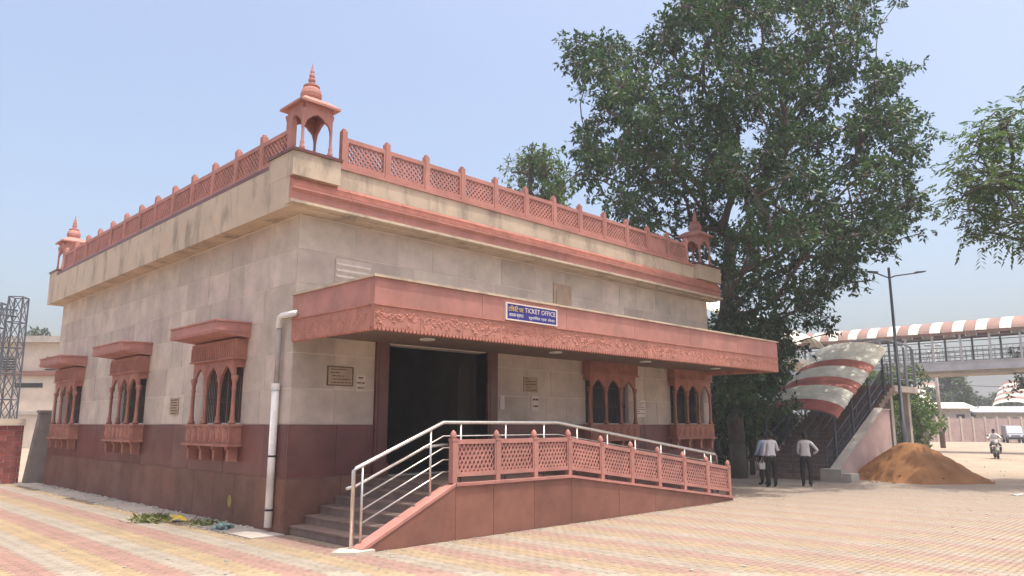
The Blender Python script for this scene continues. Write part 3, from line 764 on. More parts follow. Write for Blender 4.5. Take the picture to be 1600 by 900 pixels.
# ------------------------------------------------------------------ sand heap, lamp, poles
def heap(name, cx, cy, rad, h, seed):
    q = np.random.default_rng(seed); N = 44; vs = []; fs = []
    ph = q.uniform(0, 6.28, 8)
    for j in range(N + 1):
        for i in range(N + 1):
            u = (i / N * 2 - 1) * 1.15; v = (j / N * 2 - 1) * 1.15
            a = math.atan2(v, u); r0 = math.hypot(u, v)
            edge = 1 + .10 * math.sin(2 * a + ph[0]) + .06 * math.sin(5 * a + ph[1]) + .03 * math.sin(11 * a + ph[2])
            t = max(0, 1 - r0 / edge)
            z = h * max(0, 1 - (math.sqrt((1 - t) ** 2 + .03) - .173) / (math.sqrt(1.03) - .173)) if t > 0 else 0
            z += .06 * t * math.sin(7 * u + ph[3]) * math.sin(6 * v + ph[4]) + .03 * (t > .02) * math.sin(17 * u + ph[5]) * math.sin(15 * v + ph[6]) + (t > .01) * q.normal(0, .018)
            vs.append((cx + u * rad[0], cy + v * rad[1], -.02 + max(0, z)))
    for j in range(N):
        for i in range(N): a = j * (N + 1) + i; fs.append((a, a + 1, a + N + 2, a + N + 1))
    return MB().add(vs, fs).build(name, 'sand', None, True)
hx, hy = polar(1418, 26.8)
tag(heap('sand_heap', hx, hy, (2.15, 2.2), 1.32, 4), 'large heap of orange brown sand beside the stair wall', 'sand heap')

cq = np.random.default_rng(77); mb = MB()
for k in range(150):
    a = cq.uniform(0, 6.28); r = cq.uniform(.72, 1.12) * 2.2; s_ = cq.uniform(.015, .06)
    mb.ball((hx + r * math.cos(a), hy + r * math.sin(a), .01 + max(0, 1.2 * (1 - r / 2.3)) * .9), (s_, s_ * cq.uniform(.7, 1.3), s_ * .7), 5, 4)
tag(mb.build('sand_clods', 'sand'), 'loose clods of orange sand spilled round the heap', 'sand', kind='stuff')
lx, ly = polar(1411, 30.4)
lamp = empty('street_lamp', (lx, ly, 0), R(-45), 'tall thin dark street lamp with two arms behind sand heap', 'street lamp')
local('pole', MB().tube([(0, 0, -.1), (0, 0, 2.0), (0, 0, 2.01), (0, 0, 8.35)], [.11, .10, .075, .05], 10).mesh('lamp_pole', 'mast', True), lamp)
for s, L in ((-1, .55), (1, 1.15)):
    a = local('arm', MB().tube([(0, 0, 7.9), (s * .25, 0, 8.0), (s * L, 0, 8.12)], .028, 8).mesh('lamp_arm', 'mast', True), lamp)
    local('lamp_head', MB().prism([(s * (L - .05), 8.10), (s * (L + .35), 8.16), (s * (L + .36), 8.20), (s * (L - .05), 8.17)], 'y', -.1, .1).mesh('lamp_head', 'mast'), a)
def pole(name, label, px, d, top, r0, arms, m='concrete'):
    x, y = polar(px, d); e = empty(name, (x, y, 0), R(-45), label, 'pole')
    local('shaft', MB().tube([(0, 0, -.1), (0, 0, top)], [r0, r0 * .7], 8).mesh('pole_shaft', m, True), e)
    for z, L in arms:
        local('cross_arm', MB().box(-L, L, -.05, .05, z - .05, z + .05).mesh('cross_arm', 'greysteel'), e)
        local('insulator', MB().lathe([(.05, z + .05), (.07, z + .12), (.03, z + .2)], (-L * .8, 0, 0), 8).lathe([(.05, z + .05), (.07, z + .12), (.03, z + .2)], (L * .8, 0, 0), 8).mesh('insulators', 'white'), e)
    return e
pole('utility_pole', 'tall pale utility pole with dark painted foot before the boundary wall', 1470, 62, hz(535, 62), .17, [(hz(540, 62), .7), (hz(552, 62), .5)])
x, y = polar(1470, 62); MB().tube([(x, y, 0), (x, y, 1.3)], .2, 10).build('painted_foot', 'ink', bpy.data.objects['utility_pole'])
pole('utility_pole', 'short dark utility pole left of the pale tall one', 1427, 72, hz(592, 72), .16, [(hz(596, 72), .6)], 'greysteel')

# ------------------------------------------------------------------ covered stair to the footbridge
st = empty('footbridge_stair', (26, 10.4, 0), 0, 'covered stair with red and white curved roof climbing beside pink wall', 'stair')
SXX, SY0, SY1, SL_ = 26.2, 10.75, 13.4, .5
for k in range(22):
    x = SXX + .32 * k; z = .16 * (k + 1)
    piece('step', x, x + .34, SY0, SY1, max(0, z - .3), z, 'step', st)
MB().prism([(SXX - .1, -.05), (31.6, -.05), (31.6, 2.45), (30.8, 2.45), (SXX - .1, .30)], 'y', SY0 - .25, SY0 - .003).build('side_wall', 'pinkwall', st)
MB().prism([(SXX - .12, .30), (30.78, 2.452), (30.78, 2.53), (SXX - .12, .38)], 'y', SY0 - .30, SY0 + .02).box(30.78, 31.62, SY0 - .28, SY0 + .02, 2.452, 2.50).build('wall_coping', 'concrete', st)
MB().box(SXX - .55, SXX - .12, SY0 - .55, SY0 + .15, -.05, .42).box(SXX - .5, SXX + .2, SY0 - .85, SY0 - .56, -.05, .28).build('end_block', 'concrete', st)
MB().prism([(SXX, 0), (33.2, 0), (33.2, 3.3), (SXX, .02)], 'y', SY1 + .003, SY1 + .2).build('side_wall', 'pinkwall', st)
def zs(x): return .1 + (x - SXX) * SL_
for yy in (SY0 + .12, SY1 - .1, (SY0 + SY1) / 2):
    h = MB()
    for dz in (.95, .55, .2): h.tube([(SXX - .1, yy, zs(SXX) + dz), (33, yy, zs(33) + dz)], .03 if dz > .9 else .018, 6)
    h.build('stair_railing', 'mast', st, True)
    for k in range(10 if yy < 11 else 6):
        x = SXX + k * (.75 if yy < 11 else 1.25); MB().tube([(x, yy, zs(x)), (x, yy, zs(x) + .95)], .025, 6).build('railing_post', 'mast', st)
# inclined mesh infill of the outer railing
inf = MB()
for k in range(44):
    x = SXX + .15 * k; inf.box(x - .008, x + .008, SY0 + .11, SY0 + .13, zs(x) + .08, zs(x) + .92)
inf.build('railing_bars', 'mast', st)
for x in (26.9, 28.6, 30.4, 32.2):
    for yy in (SY0 + .05, SY1 - .05):
        MB().tube([(x, yy, zs(x) - .3), (x, yy, zs(x) + 1.76)], .045, 8).build('roof_post', 'mast', st)
def vault_strip(a, b, base, slope, c, hw, rise, axis, m, parent, nm='roof_sheet', ribs=3, rag=0):
    """one band of a barrel roof between a and b along an axis; base+slope gives the springing height"""
    mb = MB(); N = 14
    for part in range(ribs):
        p = a + (b - a) * part / ribs; q = a + (b - a) * (part + 1) / ribs - (.06 if rag else .02)
        vs = []; rows = []
        jit = rnd.uniform(-rag, rag)
        for t, lift in ((p, jit), (q, jit + .03 + rag)):
            for k in range(N + 1):
                th = math.pi * k / N * .78 + math.pi * .11
                off = -math.cos(th) / math.cos(math.pi * .11) * hw; up = (math.sin(th) - math.sin(math.pi * .11)) * rise + lift
                for dd in (0, .03):
                    zz = base + slope * t + up + dd
                    vs.append((t, c + off, zz) if axis == 'x' else (c + off, t, zz))
        s = 2 * (N + 1); fs = []
        for k in range(N):
            fs += [(2 * k + 1, 2 * k + 3, s + 2 * k + 3, s + 2 * k + 1), (2 * k, s + 2 * k, s + 2 * k + 2, 2 * k + 2), (2 * k, 2 * k + 2, 2 * k + 3, 2 * k + 1), (s + 2 * k, s + 2 * k + 1, s + 2 * k + 3, s + 2 * k + 2)]
        fs += [(0, 1, s + 1, s), (2 * N, s + 2 * N, s + 2 * N + 1, 2 * N + 1)]
        mb.add(vs, fs)
    return mb.build(nm, m, parent)
VC, VH = 12.1, 1.5
bounds = [26.75, 27.4, 28.4, 29.2, 30.1, 30.75, 31.5, 32.3]
vm = ['sheetred', 'sheetwhite', 'sheetred', 'sheetwhite', 'sheetred', 'sheetwhite', 'sheetwhite']
for a, b, m in zip(bounds, bounds[1:], vm):
    vault_strip(a + .01, b, -.42 + 2.25 - SXX * SL_, SL_, VC, VH, .56, 'x', m, st, ribs=4, rag=.03)
for x in (26.8, 28.6, 30.4, 32.2):
    pts = []
    for k in range(13):
        th = math.pi * k / 12 * .78 + math.pi * .11
        pts.append((x, VC - math.cos(th) / math.cos(math.pi * .11) * (VH - .04), zs(x) + 1.70 + (math.sin(th) - math.sin(math.pi * .11)) * .54))
    MB().tube(pts, .04, 6).build('roof_rib', 'greysteel', st)
# landing and second flight
MB().box(33.2, 36.2, SY0, 14.6, 3.25, 3.5).box(33.5, 33.8, SY0 + .3, SY0 + .6, 0, 3.25).box(35.7, 36.0, SY0 + .3, SY0 + .6, 0, 3.25).box(35.7, 36, 14, 14.3, 0, 3.25).build('landing', 'concrete', st)
lr = MB()
for z in (4.45, 4.1, 3.8): lr.tube([(33.3, SY0 + .1, z), (36.1, SY0 + .1, z), (36.1, 14.4, z)], .025, 6)
for x in (33.3, 34.2, 35.2, 36.1): lr.tube([(x, SY0 + .1, 3.5), (x, SY0 + .1, 5.3 if x in (33.3, 36.1) else 4.45)], .05, 6)
lr.build('landing_railing', 'greysteel', st)
for x in (34.4, 35.6):
    pts = []
    for k in range(13):
        th = math.pi * k / 12 * .78 + math.pi * .11
        pts.append((x, VC - math.cos(th) / math.cos(math.pi * .11) * (VH - .04), 5.15 + (math.sin(th) - math.sin(math.pi * .11)) * .7))
    MB().tube([(x, pts[0][1], 3.5)] + pts + [(x, pts[-1][1], 3.5)], .045, 6).build('landing_arch', 'greysteel', st)
MB().prism([(14.6, 3.3), (20.6, 6.2), (20.6, 5.9), (14.6, 3.0)], 'x', 33.4, 36.0).box(33.4, 36, 20.6, 24.5, 5.9, 6.2).box(36, 57, 21.5, 24.5, 5.9, 6.2).build('upper_flight', 'concrete', st)
for k in range(6):
    vault_strip(14.7 + k * 1.0, 15.68 + k * 1.0, 5.35 - 14.6 * .48, .48, 34.7, 1.55, .75, 'y', 'sheetwhite' if k % 2 == 0 else 'sheetpink', st, ribs=3)

# ------------------------------------------------------------------ footbridge
fb = empty('footbridge', (58, 18, 0), 0, 'long covered footbridge with red and white striped arched roof', 'footbridge')
BX = 58.0
for k, (ya, yb) in enumerate(((-14, -2), (-2, 10), (10, 22), (22, 34), (34, 46))):
    MB().box(BX, BX + .3, ya + .02, yb - .02, 5.6, 6.2).box(BX - .04, BX, ya + .02, yb - .02, 6.12, 6.2).box(BX - .04, BX, ya + .02, yb - .02, 5.56, 5.64).build('girder', 'girder', fb)
    MB().box(BX + 2.9, BX + 3.2, ya + .02, yb - .02, 5.6, 6.2).build('girder', 'girder', fb)
MB().box(BX + .3, BX + 2.9, -14, 46, 5.62, 6.0).box(BX + .2, BX + 3, -14, 46, 5.3, 5.6).build('deck', 'concrete', fb)
k = 0; y = -13.0
while y < 45:
    vault_strip(y, y + .70, 8.18, 0, BX + 1.6, 1.75, 1.35, 'y', 'sheetpink' if k % 2 else 'sheetwhite', fb, ribs=1); y += .71; k += 1
MB().box(BX - .12, BX - .06, -13, 45, 8.02, 8.17).box(BX + 3.25, BX + 3.31, -13, 45, 8.02, 8.17).build('eave_beam', 'sheetpink', fb)
y = -12.0
while y < 45:
    for xx in (BX + .05, BX + 3.1): MB().box(xx - .06, xx + .06, y - .06, y + .06, 6.2, 8.1).build('bridge_post', 'greysteel' if xx > 60 else 'girder', fb)
    y += 1.75
for xx, q in ((BX + .05, 0), (BX + 3.1, 1)):
    mb = MB()
    for z in (6.45, 6.8, 7.15, 7.85): mb.box(xx - .03, xx + .03, -13, 45, z - .025, z + .025)
    mb.build('bridge_rail', 'greysteel', fb)
    y = -12.6
    mb = MB()
    while y < 45: mb.box(xx - .012, xx + .012, y - .012, y + .012, 6.2, 7.15); y += .35
    mb.build('bridge_balusters', 'greysteel', fb)
for y in (-8, 4, 27.5, 40):
    MB().box(BX + .6, BX + 1.2, y - .4, y + .4, -.1, 5.3).build('pier', 'concrete', fb)

# ------------------------------------------------------------------ far right: boundary wall, sheds, covered platforms
bw = empty('boundary_wall', (*polar(1520, 84), 0), R(-45), 'pale precast boundary wall with ribbed posts beyond the dusty yard', 'wall')
BP = MB().box(-.10, .10, -.10, .10, -.1, 2.75).mesh('wall_post', 'bldg'); BQ = MB().box(-.56, .56, -.04, .04, -.1, 2.55).mesh('wall_panel', 'pinkwall')
for k in range(-8, 16):
    local('post', BP, bw, Matrix.Translation((k * 1.35, 0, 0)))
    local('panel', BQ, bw, Matrix.Translation((k * 1.35 + .675, 0, 0)))
def shed(name, label, px, d, wdt, z0, z1, m, roof, cat='shed'):
    e = empty(name, (*polar(px, d), 0), R(-45), label, cat)
    local('wall', MB().box(-wdt / 2, wdt / 2, 0, 4, 0, z0).mesh(name + '_wall', m), e)
    local('roof', MB().prism([(-.8, z0 - .15), (-.8, z0 - .05), (2, z1 + .1), (4.8, z0 - .05), (4.8, z0 - .15), (2, z1)], 'x', -wdt / 2 - .5, wdt / 2 + .5).mesh(name + '_roof', roof), e)
    for k in range(3):
        x = -wdt / 2 + wdt * (k + .5) / 3
        w_ = local('window', MB().box(x - .5, x + .5, -.03, .05, 1.2 + z0 - 3.2, 2.4 + z0 - 3.2).mesh('shed_window', 'glass'), e)
    return e
shed('platform_shed', 'low shed with pale flat roof behind the boundary wall', 1470, 92, 7.5, 3.9, 4.5, 'concrete', 'sheetwhite')
shed('platform_shed', 'long low grey shed at the right edge behind wall', 1590, 96, 11, 3.5, 4.1, 'concrete', 'girder')
for px, d, nm, wd_ in ((1592, 104, 'far covered stair with white and red bands at the right edge', 2.3), (1440, 110, 'far covered stair with white and red bands left of poles', 1.9)):
    x, y = polar(px, d); e = empty('far_stair_roof', (x, y, 0), 0, nm, 'stair')
    for k in range(8):
        a = y - 4 + k; b = a + .97
        vault_strip(x - 3 + k * .8, x - 3 + k * .8 + .78, 4.3 - (x - 3) * .5, .5, y, wd_, .9, 'x', 'sheetwhite' if k % 2 == 0 else 'sheetpink', e, ribs=1)
    MB().prism([(x - 3.5, 0), (x + 3.4, 0), (x + 3.4, 4.2), (x + 2.6, 4.2)], 'y', y - wd_ + .2, y + wd_ - .2).build('flight', 'concrete', e)
    for s in (-1, 1):
        for k in (0, 1, 2): MB().tube([(x - 2.6 + k * 2.8, y + s * (wd_ - .1), 0), (x - 2.6 + k * 2.8, y + s * (wd_ - .1), 4.5 + k * 1.4)], .08, 6).build('roof_post', 'greysteel', e)

# ------------------------------------------------------------------ left background
BY = 29.15
bwl = empty('brick_wall', (4.5, BY, 0), 0, 'maroon brick boundary wall with pale coping at the left edge', 'wall')
MB().box(1.0, 6.28, BY + .02, BY + .28, -.05, 1.86).build('wall_core', 'mortar', bwl)
for j in range(11):
    z = .0 + j * .17; x = 1.0 - (j % 2) * .2
    while x < 6.28:
        a, b = max(x, 1.0), min(x + .39, 6.27)
        if b - a > .06: piece('brick', a + .01, b, BY - rnd.uniform(0, .006), BY + .06, z + .01, z + .165, 'brick', bwl)
        x += .40
MB().box(.98, 6.30, BY - .06, BY + .36, 1.862, 1.96).box(.98, 6.30, BY - .03, BY + .33, 1.962, 2.08).build('coping', 'bldg', bwl)
tag(MB().prism([(6.36, -.05), (7.3, -.05), (7.3, 2.28), (6.62, 2.28)], 'y', 28.75, 29.1).box(6.58, 7.3, 28.7, 29.15, 2.282, 2.36).build('wall_buttress', 'shadecement'), 'grey tapered plastered wall stub between brick wall and office', 'wall')  # stub takes the darkened cement to stand for shade

def far_block(name, label, px, d, x0, x1, z1, cat='building'):
    e = empty(name, (*polar(px, d), 0), R(-45 + 90 + 45), label, cat); return e
lb = empty('station_block', (*polar(20, 62), 0), R(45), 'pale two-storey station block behind the brick wall at left', 'building')
rot = Matrix.Rotation(R(-90), 4, 'Z')
def lp(n, mb, m): return local(n, mb.mesh(n, m), lb, rot)
zt = hz(535, 62)
lp('wall', MB().box(-9, 4.2, 0, 6, 0, hz(588, 62)), 'bldg'); lp('upper_wall', MB().box(-9, 4.0, .3, 6, hz(580, 62), zt), 'bldg')
lp('floor_band', MB().box(-9, 4.4, -.25, 6, hz(588, 62) + .01, hz(580, 62) - .01), 'rampwall')
lp('roof', MB().box(-9.2, 4.4, -.3, 6.2, zt + .01, zt + .55), 'concrete')
for x in (2.1, -2.2, -5.5): lp('window', MB().box(x - .1, x + 1.7, .24, .33, hz(578, 62), hz(557, 62)), 'glass')
for x in (2.1, -2.2, -5.5):
    mb = MB()
    for k in range(5): mb.box(x - .1, x + 1.7, .18, .235, hz(578, 62) + .1 + k * .22, hz(578, 62) + .15 + k * .22)
    lp('louvre', mb, 'bldg')
lp('ventilator', MB().box(-.2, 2.1, -.05, .02, hz(606, 62), hz(599, 62)), 'glass')
lp('ledge', MB().box(-9, 4.25, -.15, -.001, hz(648, 62), hz(643, 62)), 'concrete')
def lattice_tower(px, d, top, w0, w1, label):
    e = empty('lattice_mast', (*polar(px, d), 0), R(-35), label, 'mast')
    cs = [(-1, -1), (1, -1), (1, 1), (-1, 1)]
    for sx, sy in cs: local('leg', MB().tube([(sx * w0, sy * w0, 0), (sx * w1, sy * w1, top)], .06, 5).mesh('mast_leg', 'mast'), e)
    mb = MB(); N = 6
    for k in range(N):
        a, b = k / N, (k + 1) / N; wa = w0 + (w1 - w0) * a; wb = w0 + (w1 - w0) * b
        for i in range(4):
            p, q = cs[i], cs[(i + 1) % 4]
            mb.tube([(p[0] * wa, p[1] * wa, top * a), (q[0] * wb, q[1] * wb, top * b)], .035, 4)
            mb.tube([(q[0] * wa, q[1] * wa, top * a), (p[0] * wb, p[1] * wb, top * b)], .035, 4)
            mb.tube([(p[0] * wb, p[1] * wb, top * b), (q[0] * wb, q[1] * wb, top * b)], .04, 4)
    local('bracing', mb.mesh('mast_bracing', 'mast'), e)
    return e
t1 = lattice_tower(6, 52, hz(462, 52), .55, .45, 'grey lattice steel mast above the brick wall at the left')
t2 = lattice_tower(-26, 50, hz(472, 50), .5, .4, 'grey lattice steel mast cut by the left edge')
mb = MB()
for z in (hz(480, 51), hz(490, 51)):
    a, b = polar(6, 52), polar(-40, 50); mb.tube([(*a, z), (*b, z - .05)], .07, 5)
mb.build('cross_beam', 'mast', t1)

# ------------------------------------------------------------------ vegetation
def leaves_mesh(name, P, D, Nn, Ln, Wd, rv, m):
    """folded leaf blades: 4 vertices, 2 triangles each"""
    Sd = np.cross(D, Nn); Sd /= np.linalg.norm(Sd, axis=1, keepdims=True) + 1e-9
    up = np.cross(Sd, D)
    V = np.stack([P, P + D * (Ln * .45)[:, None] + Sd * (Wd * .5)[:, None] + up * (Wd * .18)[:, None], P + D * Ln[:, None], P + D * (Ln * .45)[:, None] - Sd * (Wd * .5)[:, None] + up * (Wd * .18)[:, None]], 1)
    n = len(P); F = (np.array([(0, 1, 2), (0, 2, 3)])[None] + (np.arange(n) * 4)[:, None, None]).reshape(-1, 3)
    return quads_mesh(name, V, F, [m], None, np.repeat(rv, 2))
def unit(v): return v / (np.linalg.norm(v, axis=-1, keepdims=True) + 1e-9)
def clump_leaves(centres, radii, q, per, leaf, wid, style='rosette', droop=.35):
    Ps = []; Ds = []; Ns = []; Rv = []; tw = []
    for c_, r in zip(centres, radii):
        n = max(3, int(per * (r / .8) ** 2))
        d = unit(q.normal(size=(n, 3))); rad = r * q.uniform(.25, 1, n) ** .6
        tip = c_ + d * rad[:, None] * np.array([1, 1, .75])
        tone = np.clip(q.normal(.42, .2), 0, 1)
        for t, dd in zip(tip, d):
            ax = unit(dd + np.array([0, 0, -droop * q.random()]) + q.normal(size=3) * .35)
            tw.append((c_ + (t - c_) * .2, t))
            if style == 'rosette':
                k = q.integers(5, 9)
                a = unit(ax[None] * .7 + q.normal(size=(k, 3)) * .75 + np.array([0, 0, -droop]))
                Ps.append(np.repeat(t[None], k, 0) + q.normal(size=(k, 3)) * .05); Ds.append(a)
            else:
                k = 12; s = unit(np.cross(ax, np.array([0, 0, 1.])) + 1e-6)
                along = np.repeat(np.linspace(.05, .5, k // 2), 2); sg_ = np.tile([1, -1], k // 2)
                base = t[None] + ax[None] * along[:, None] - np.array([0, 0, 1]) * (along ** 2)[:, None] * .6
                Ps.append(base); Ds.append(unit(s[None] * sg_[:, None] + ax[None] * .7 + np.array([0, 0, -.35]) + q.normal(size=(k, 3)) * .12))
            nn = unit(np.array([0, 0, 1.]) + q.normal(size=(k, 3)) * .55); Ns.append(nn)
            Rv.append(np.clip(tone + q.normal(0, .16, k), 0, 1))
    P = np.concatenate(Ps); D = np.concatenate(Ds); Nn = np.concatenate(Ns); rv = np.concatenate(Rv); n = len(P)
    return P, D, Nn, leaf * q.uniform(.7, 1.25, n), wid * q.uniform(.8, 1.2, n), rv, tw
def skeleton(trunk, tips, q, r_tip=.028, bend=.12, trunk_r=None, expo=2.2):
    pts = [np.array(p, float) for p in trunk]; par = [-1] + list(range(len(trunk) - 1))
    dep = [0.]
    for i in range(1, len(pts)): dep.append(dep[-1] + np.linalg.norm(pts[i] - pts[i - 1]))
    ref = pts[-1]; n0 = max(1, len(trunk) // 2)
    for t in sorted(tips, key=lambda p: np.linalg.norm(p - ref)):
        A = np.array(pts[n0:]); Dp = np.array(dep[n0:])
        dv = t - A; dist = np.linalg.norm(dv, axis=1)
        cost = dist + .28 * Dp + np.where(dv[:, 2] < -.2, .6 * -dv[:, 2], 0)
        k = int(np.argmin(cost)) + n0
        seg = max(2, int(np.linalg.norm(t - pts[k]) / .7) + 1); a = pts[k]; last = k
        L = np.linalg.norm(t - a); j = q.normal(size=3) * bend * L; j[2] += .10 * L
        for s in range(1, seg + 1):
            u = s / seg; p = a + (t - a) * u + j * math.sin(math.pi * u) * .6
            pts.append(p); par.append(last); dep.append(dep[last] + np.linalg.norm(p - pts[last])); last = len(pts) - 1
    n = len(pts); acc = np.zeros(n); child = np.zeros(n, int)
    for i in range(n):
        if par[i] >= 0: child[par[i]] += 1
    for i in range(n - 1, 0, -1):
        if child[i] == 0: acc[i] = r_tip ** expo
        acc[par[i]] += acc[i]
    r = acc ** (1 / expo)
    if trunk_r: r = np.minimum(r * trunk_r / r[0], trunk_r)
    r = np.maximum(r, r_tip * .8)
    return pts, par, r
def tree(name, label, base, trunk, centres, radii, seed, per, leaf, wid, lm, style='rosette', cat='tree', group=None, trunk_r=.4, r_tip=.028, twigs=True, droop=.35):
    q = np.random.default_rng(seed)
    e = empty(name, base, 0, label, cat, group)
    pts, par, r = skeleton(trunk, list(centres), q, r_tip, trunk_r=trunk_r)
    mb = MB()
    for i in range(1, len(pts)):
        a, b = Vector(pts[par[i]]), Vector(pts[i])
        if (b - a).length > .01: mb.tube([a, b], [float(r[par[i]] if i < len(trunk) else min(r[par[i]], r[i] * 1.6)), float(r[i])], 8 if r[i] > .12 else 5)
    P, D, Nn, Ln, Wd, rv, tw = clump_leaves(centres, radii, q, per, leaf, wid, style, droop)
    if twigs:
        for a, b in tw[::2]: mb.tube([Vector(a), Vector(b)], [.012, .006], 3)
    me = bpy.data.meshes.new('trunk'); me.from_pydata(mb.v, [], mb.f); me.materials.append(M['bark'])
    me.polygons.foreach_set('use_smooth', [True] * len(me.polygons)); me.update()
    place('trunk', me, e)
    place('crown', leaves_mesh('crown', P, D, Nn, Ln, Wd, rv, lm), e)
    return e
def inpoly(x, y, P):
    c = False; j = len(P) - 1
    for i in range(len(P)):
        if (P[i][1] > y) != (P[j][1] > y) and x < (P[j][0] - P[i][0]) * (y - P[i][1]) / (P[j][1] - P[i][1]) + P[i][0]: c = not c
        j = i
    return c
def at_view(px, py, d):
    """a point seen at (px, py) whose distance straight ahead is d"""
    # horizontal forward distance d -> lateral and height from the pitched camera
    u = (px - 800) / 1160; v = (450 - py) / 1160
    f = math.cos(PITCH) - v * math.sin(PITCH); z = math.sin(PITCH) + v * math.cos(PITCH)
    r = u / f * d; return np.array([(d + r) / 2 ** .5, (d - r) / 2 ** .5, EYE + z / f * d])
def crown_from_outline(poly, d, depth, n, mind, q, rr, voids=()):
    cs = []; rs = []
    xs = [p[0] for p in poly]; ys = [p[1] for p in poly]; tries = 0
    cx, cy = (min(xs) + max(xs)) / 2, (min(ys) + max(ys)) / 2; hw, hh = (max(xs) - min(xs)) / 2, (max(ys) - min(ys)) / 2
    while len(cs) < n and tries < 20000:
        tries += 1
        px, py = q.uniform(min(xs), max(xs)), q.uniform(min(ys), max(ys))
        if not inpoly(px, py, poly) or any((px - a) ** 2 + (py - b) ** 2 < (c_ * .72) ** 2 for a, b, c_ in voids): continue
        k = math.sqrt(max(.12, 1 - ((px - cx) / hw) ** 2 * .8 - ((py - cy) / hh) ** 2 * .5))
        off = q.uniform(-1 if (py > 400 or depth < 4.5 or (1000 < px < 1160 and py > 270)) else -1.65, 1) * depth * k
        if 1020 < px < 1150 and 290 < py < 470: off = max(off, -.3 + abs(off) * .3)
        p = at_view(px, py, d + off)
        if all(np.linalg.norm(p - c_) > mind for c_ in cs): cs.append(p); rs.append(q.uniform(*rr))
    return cs, rs
q = np.random.default_rng(11)
DT = 27.5
outline = [(885, 75), (930, 55), (990, 70), (1060, 30), (1080, -40), (1200, -70), (1320, -50), (1350, 25), (1345, 90), (1420, 115), (1405, 160), (1440, 215), (1425, 300), (1430, 345), (1390, 385), (1335, 405), (1320, 470), (1280, 510), (1240, 480), (1225, 540), (1200, 610), (1130, 630), (1125, 540), (1110, 430), (1040, 370), (960, 320), (905, 305), (905, 240), (925, 180), (900, 120)]
VOIDS = [(960, 215, 30), (1005, 130, 24), (1075, 250, 26), (1130, 110, 22), (1180, 200, 26), (1215, 320, 30), (1260, 120, 26), (1300, 230, 32), (1330, 310, 30), (1370, 230, 26), (1150, 330, 24), (1040, 320, 22), (1270, 410, 34), (1210, 440, 24), (1390, 300, 24), (1330, 150, 28), (1085, 60, 22), (940, 270, 22), (1240, 30, 22), (1345, 385, 24), (1300, 480, 30)]
cs, rs = crown_from_outline(outline, DT, 5.0, 600, .66, q, (.42, .85), VOIDS)
for px, py in ((880, 62), (905, 110), (1400, 5), (1375, 40), (1432, 100), (1458, 215), (1450, 330), (1440, 365), (1375, 105), (1360, 180), (1405, 255), (870, 300), (895, 275), (930, 200), (1300, 520), (1265, 505), (1350, 440), (1385, 400)):
    cs.append(at_view(px, py, DT + q.uniform(-1.5, 1.5))); rs.append(.42)
for k in range(46):
    px, py = q.uniform(1112, 1225), q.uniform(490, 640); cs.append(at_view(px, py, DT - q.uniform(-2.5, 3.2))); rs.append(q.uniform(.45, .7))
for k in range(9):
    cs.append(at_view(q.uniform(1215, 1262), q.uniform(490, 575), DT - q.uniform(0, 2))); rs.append(q.uniform(.3, .45))
bx, by, _ = at_view(1150, 640, DT)
trunk = [(bx, by, -.2), (bx - .05, by, 1.2), (bx + .05, by + .1, 2.6), (bx - .05, by, 4.2), (bx - .2, by + .1, 5.6), (bx - .1, by, 7.2), (bx + .1, by - .1, 8.8)]
tree('shade_tree', 'large dark leafy tree towering behind the right end of the office', (bx, by, 0), trunk, cs, rs, 5, 34, .20, .09, 'leaf', trunk_r=.30, r_tip=.018)
# sunlit tree behind the roof
q = np.random.default_rng(12)
cs, rs = crown_from_outline([(790, 275), (815, 245), (850, 228), (880, 250), (885, 300), (870, 330), (840, 330)], 35, 1.6, 34, .5, q, (.5, .8))
b = at_view(850, 600, 36); tree('roadside_tree', 'smaller sunlit green tree crown above the roof parapet', (b[0], b[1], 0), [(b[0], b[1], -.1), (b[0], b[1], 4), (b[0], b[1], 9)], cs, rs, 6, 26, .22, .09, 'leaf2', trunk_r=.22)
# tree at the right edge
q = np.random.default_rng(13)
cs, rs = crown_from_outline([(1490, 300), (1500, 240), (1540, 190), (1570, 160), (1640, 130), (1800, 140), (1880, 250), (1860, 380), (1700, 400), (1600, 370), (1560, 385), (1510, 355)], 23.5, 2.4, 210, .42, q, (.45, .75))
for px, py in ((1480, 290), (1500, 372), (1530, 200), (1555, 175)): cs.append(at_view(px, py, 23.5)); rs.append(.35)
bt = at_view(1790, 700, 24)
tree('ash_leaved_tree', 'bright green tree with drooping feathery leaves at right edge', (bt[0], bt[1], 0), [(bt[0], bt[1], -.1), (bt[0], bt[1], 2), (bt[0] - .1, bt[1], 4.5), (bt[0], bt[1] + .1, 6.2)], cs, rs, 8, 20, .22, .07, 'leaf2', 'frond', trunk_r=.2, r_tip=.015, droop=.5)
# shaded shrubs under the tree and the greenery behind the stair
def shrub(label, px, d, z0, z1, wd_, seed, n, lm, per=26, leaf=.2, name='shrub', cat='shrub', group=None):
    q = np.random.default_rng(seed); x, y = polar(px, d); cs = []; rs = []
    for k in range(n):
        t = q.random(); a = q.uniform(0, 6.28); r = wd_ * math.sqrt(q.random()) * (1 - .45 * t)
        cs.append(np.array([x + r * math.cos(a), y + r * math.sin(a), z0 + (z1 - z0) * t])); rs.append(q.uniform(.4, .65) * (1 + wd_ * .12))
    tree(name, label, (x, y, 0), [(x, y, -.1), (x, y, z0 * .6), (x + .05, y, z0 + .3)], cs, rs, seed + 1, per, leaf, leaf * .42, lm, cat=cat, group=group, trunk_r=.08 + wd_ * .03, twigs=False)
shrub('tall loose dark shrub behind the fence nearest the office end', 1130, 36, .6, 5.4, 2.2, 21, 40, 'leaf', 34)
shrub('tall dark shrub filling the gap left of the covered stair', 1190, 35, .6, 5.2, 2.4, 23, 40, 'leaf')
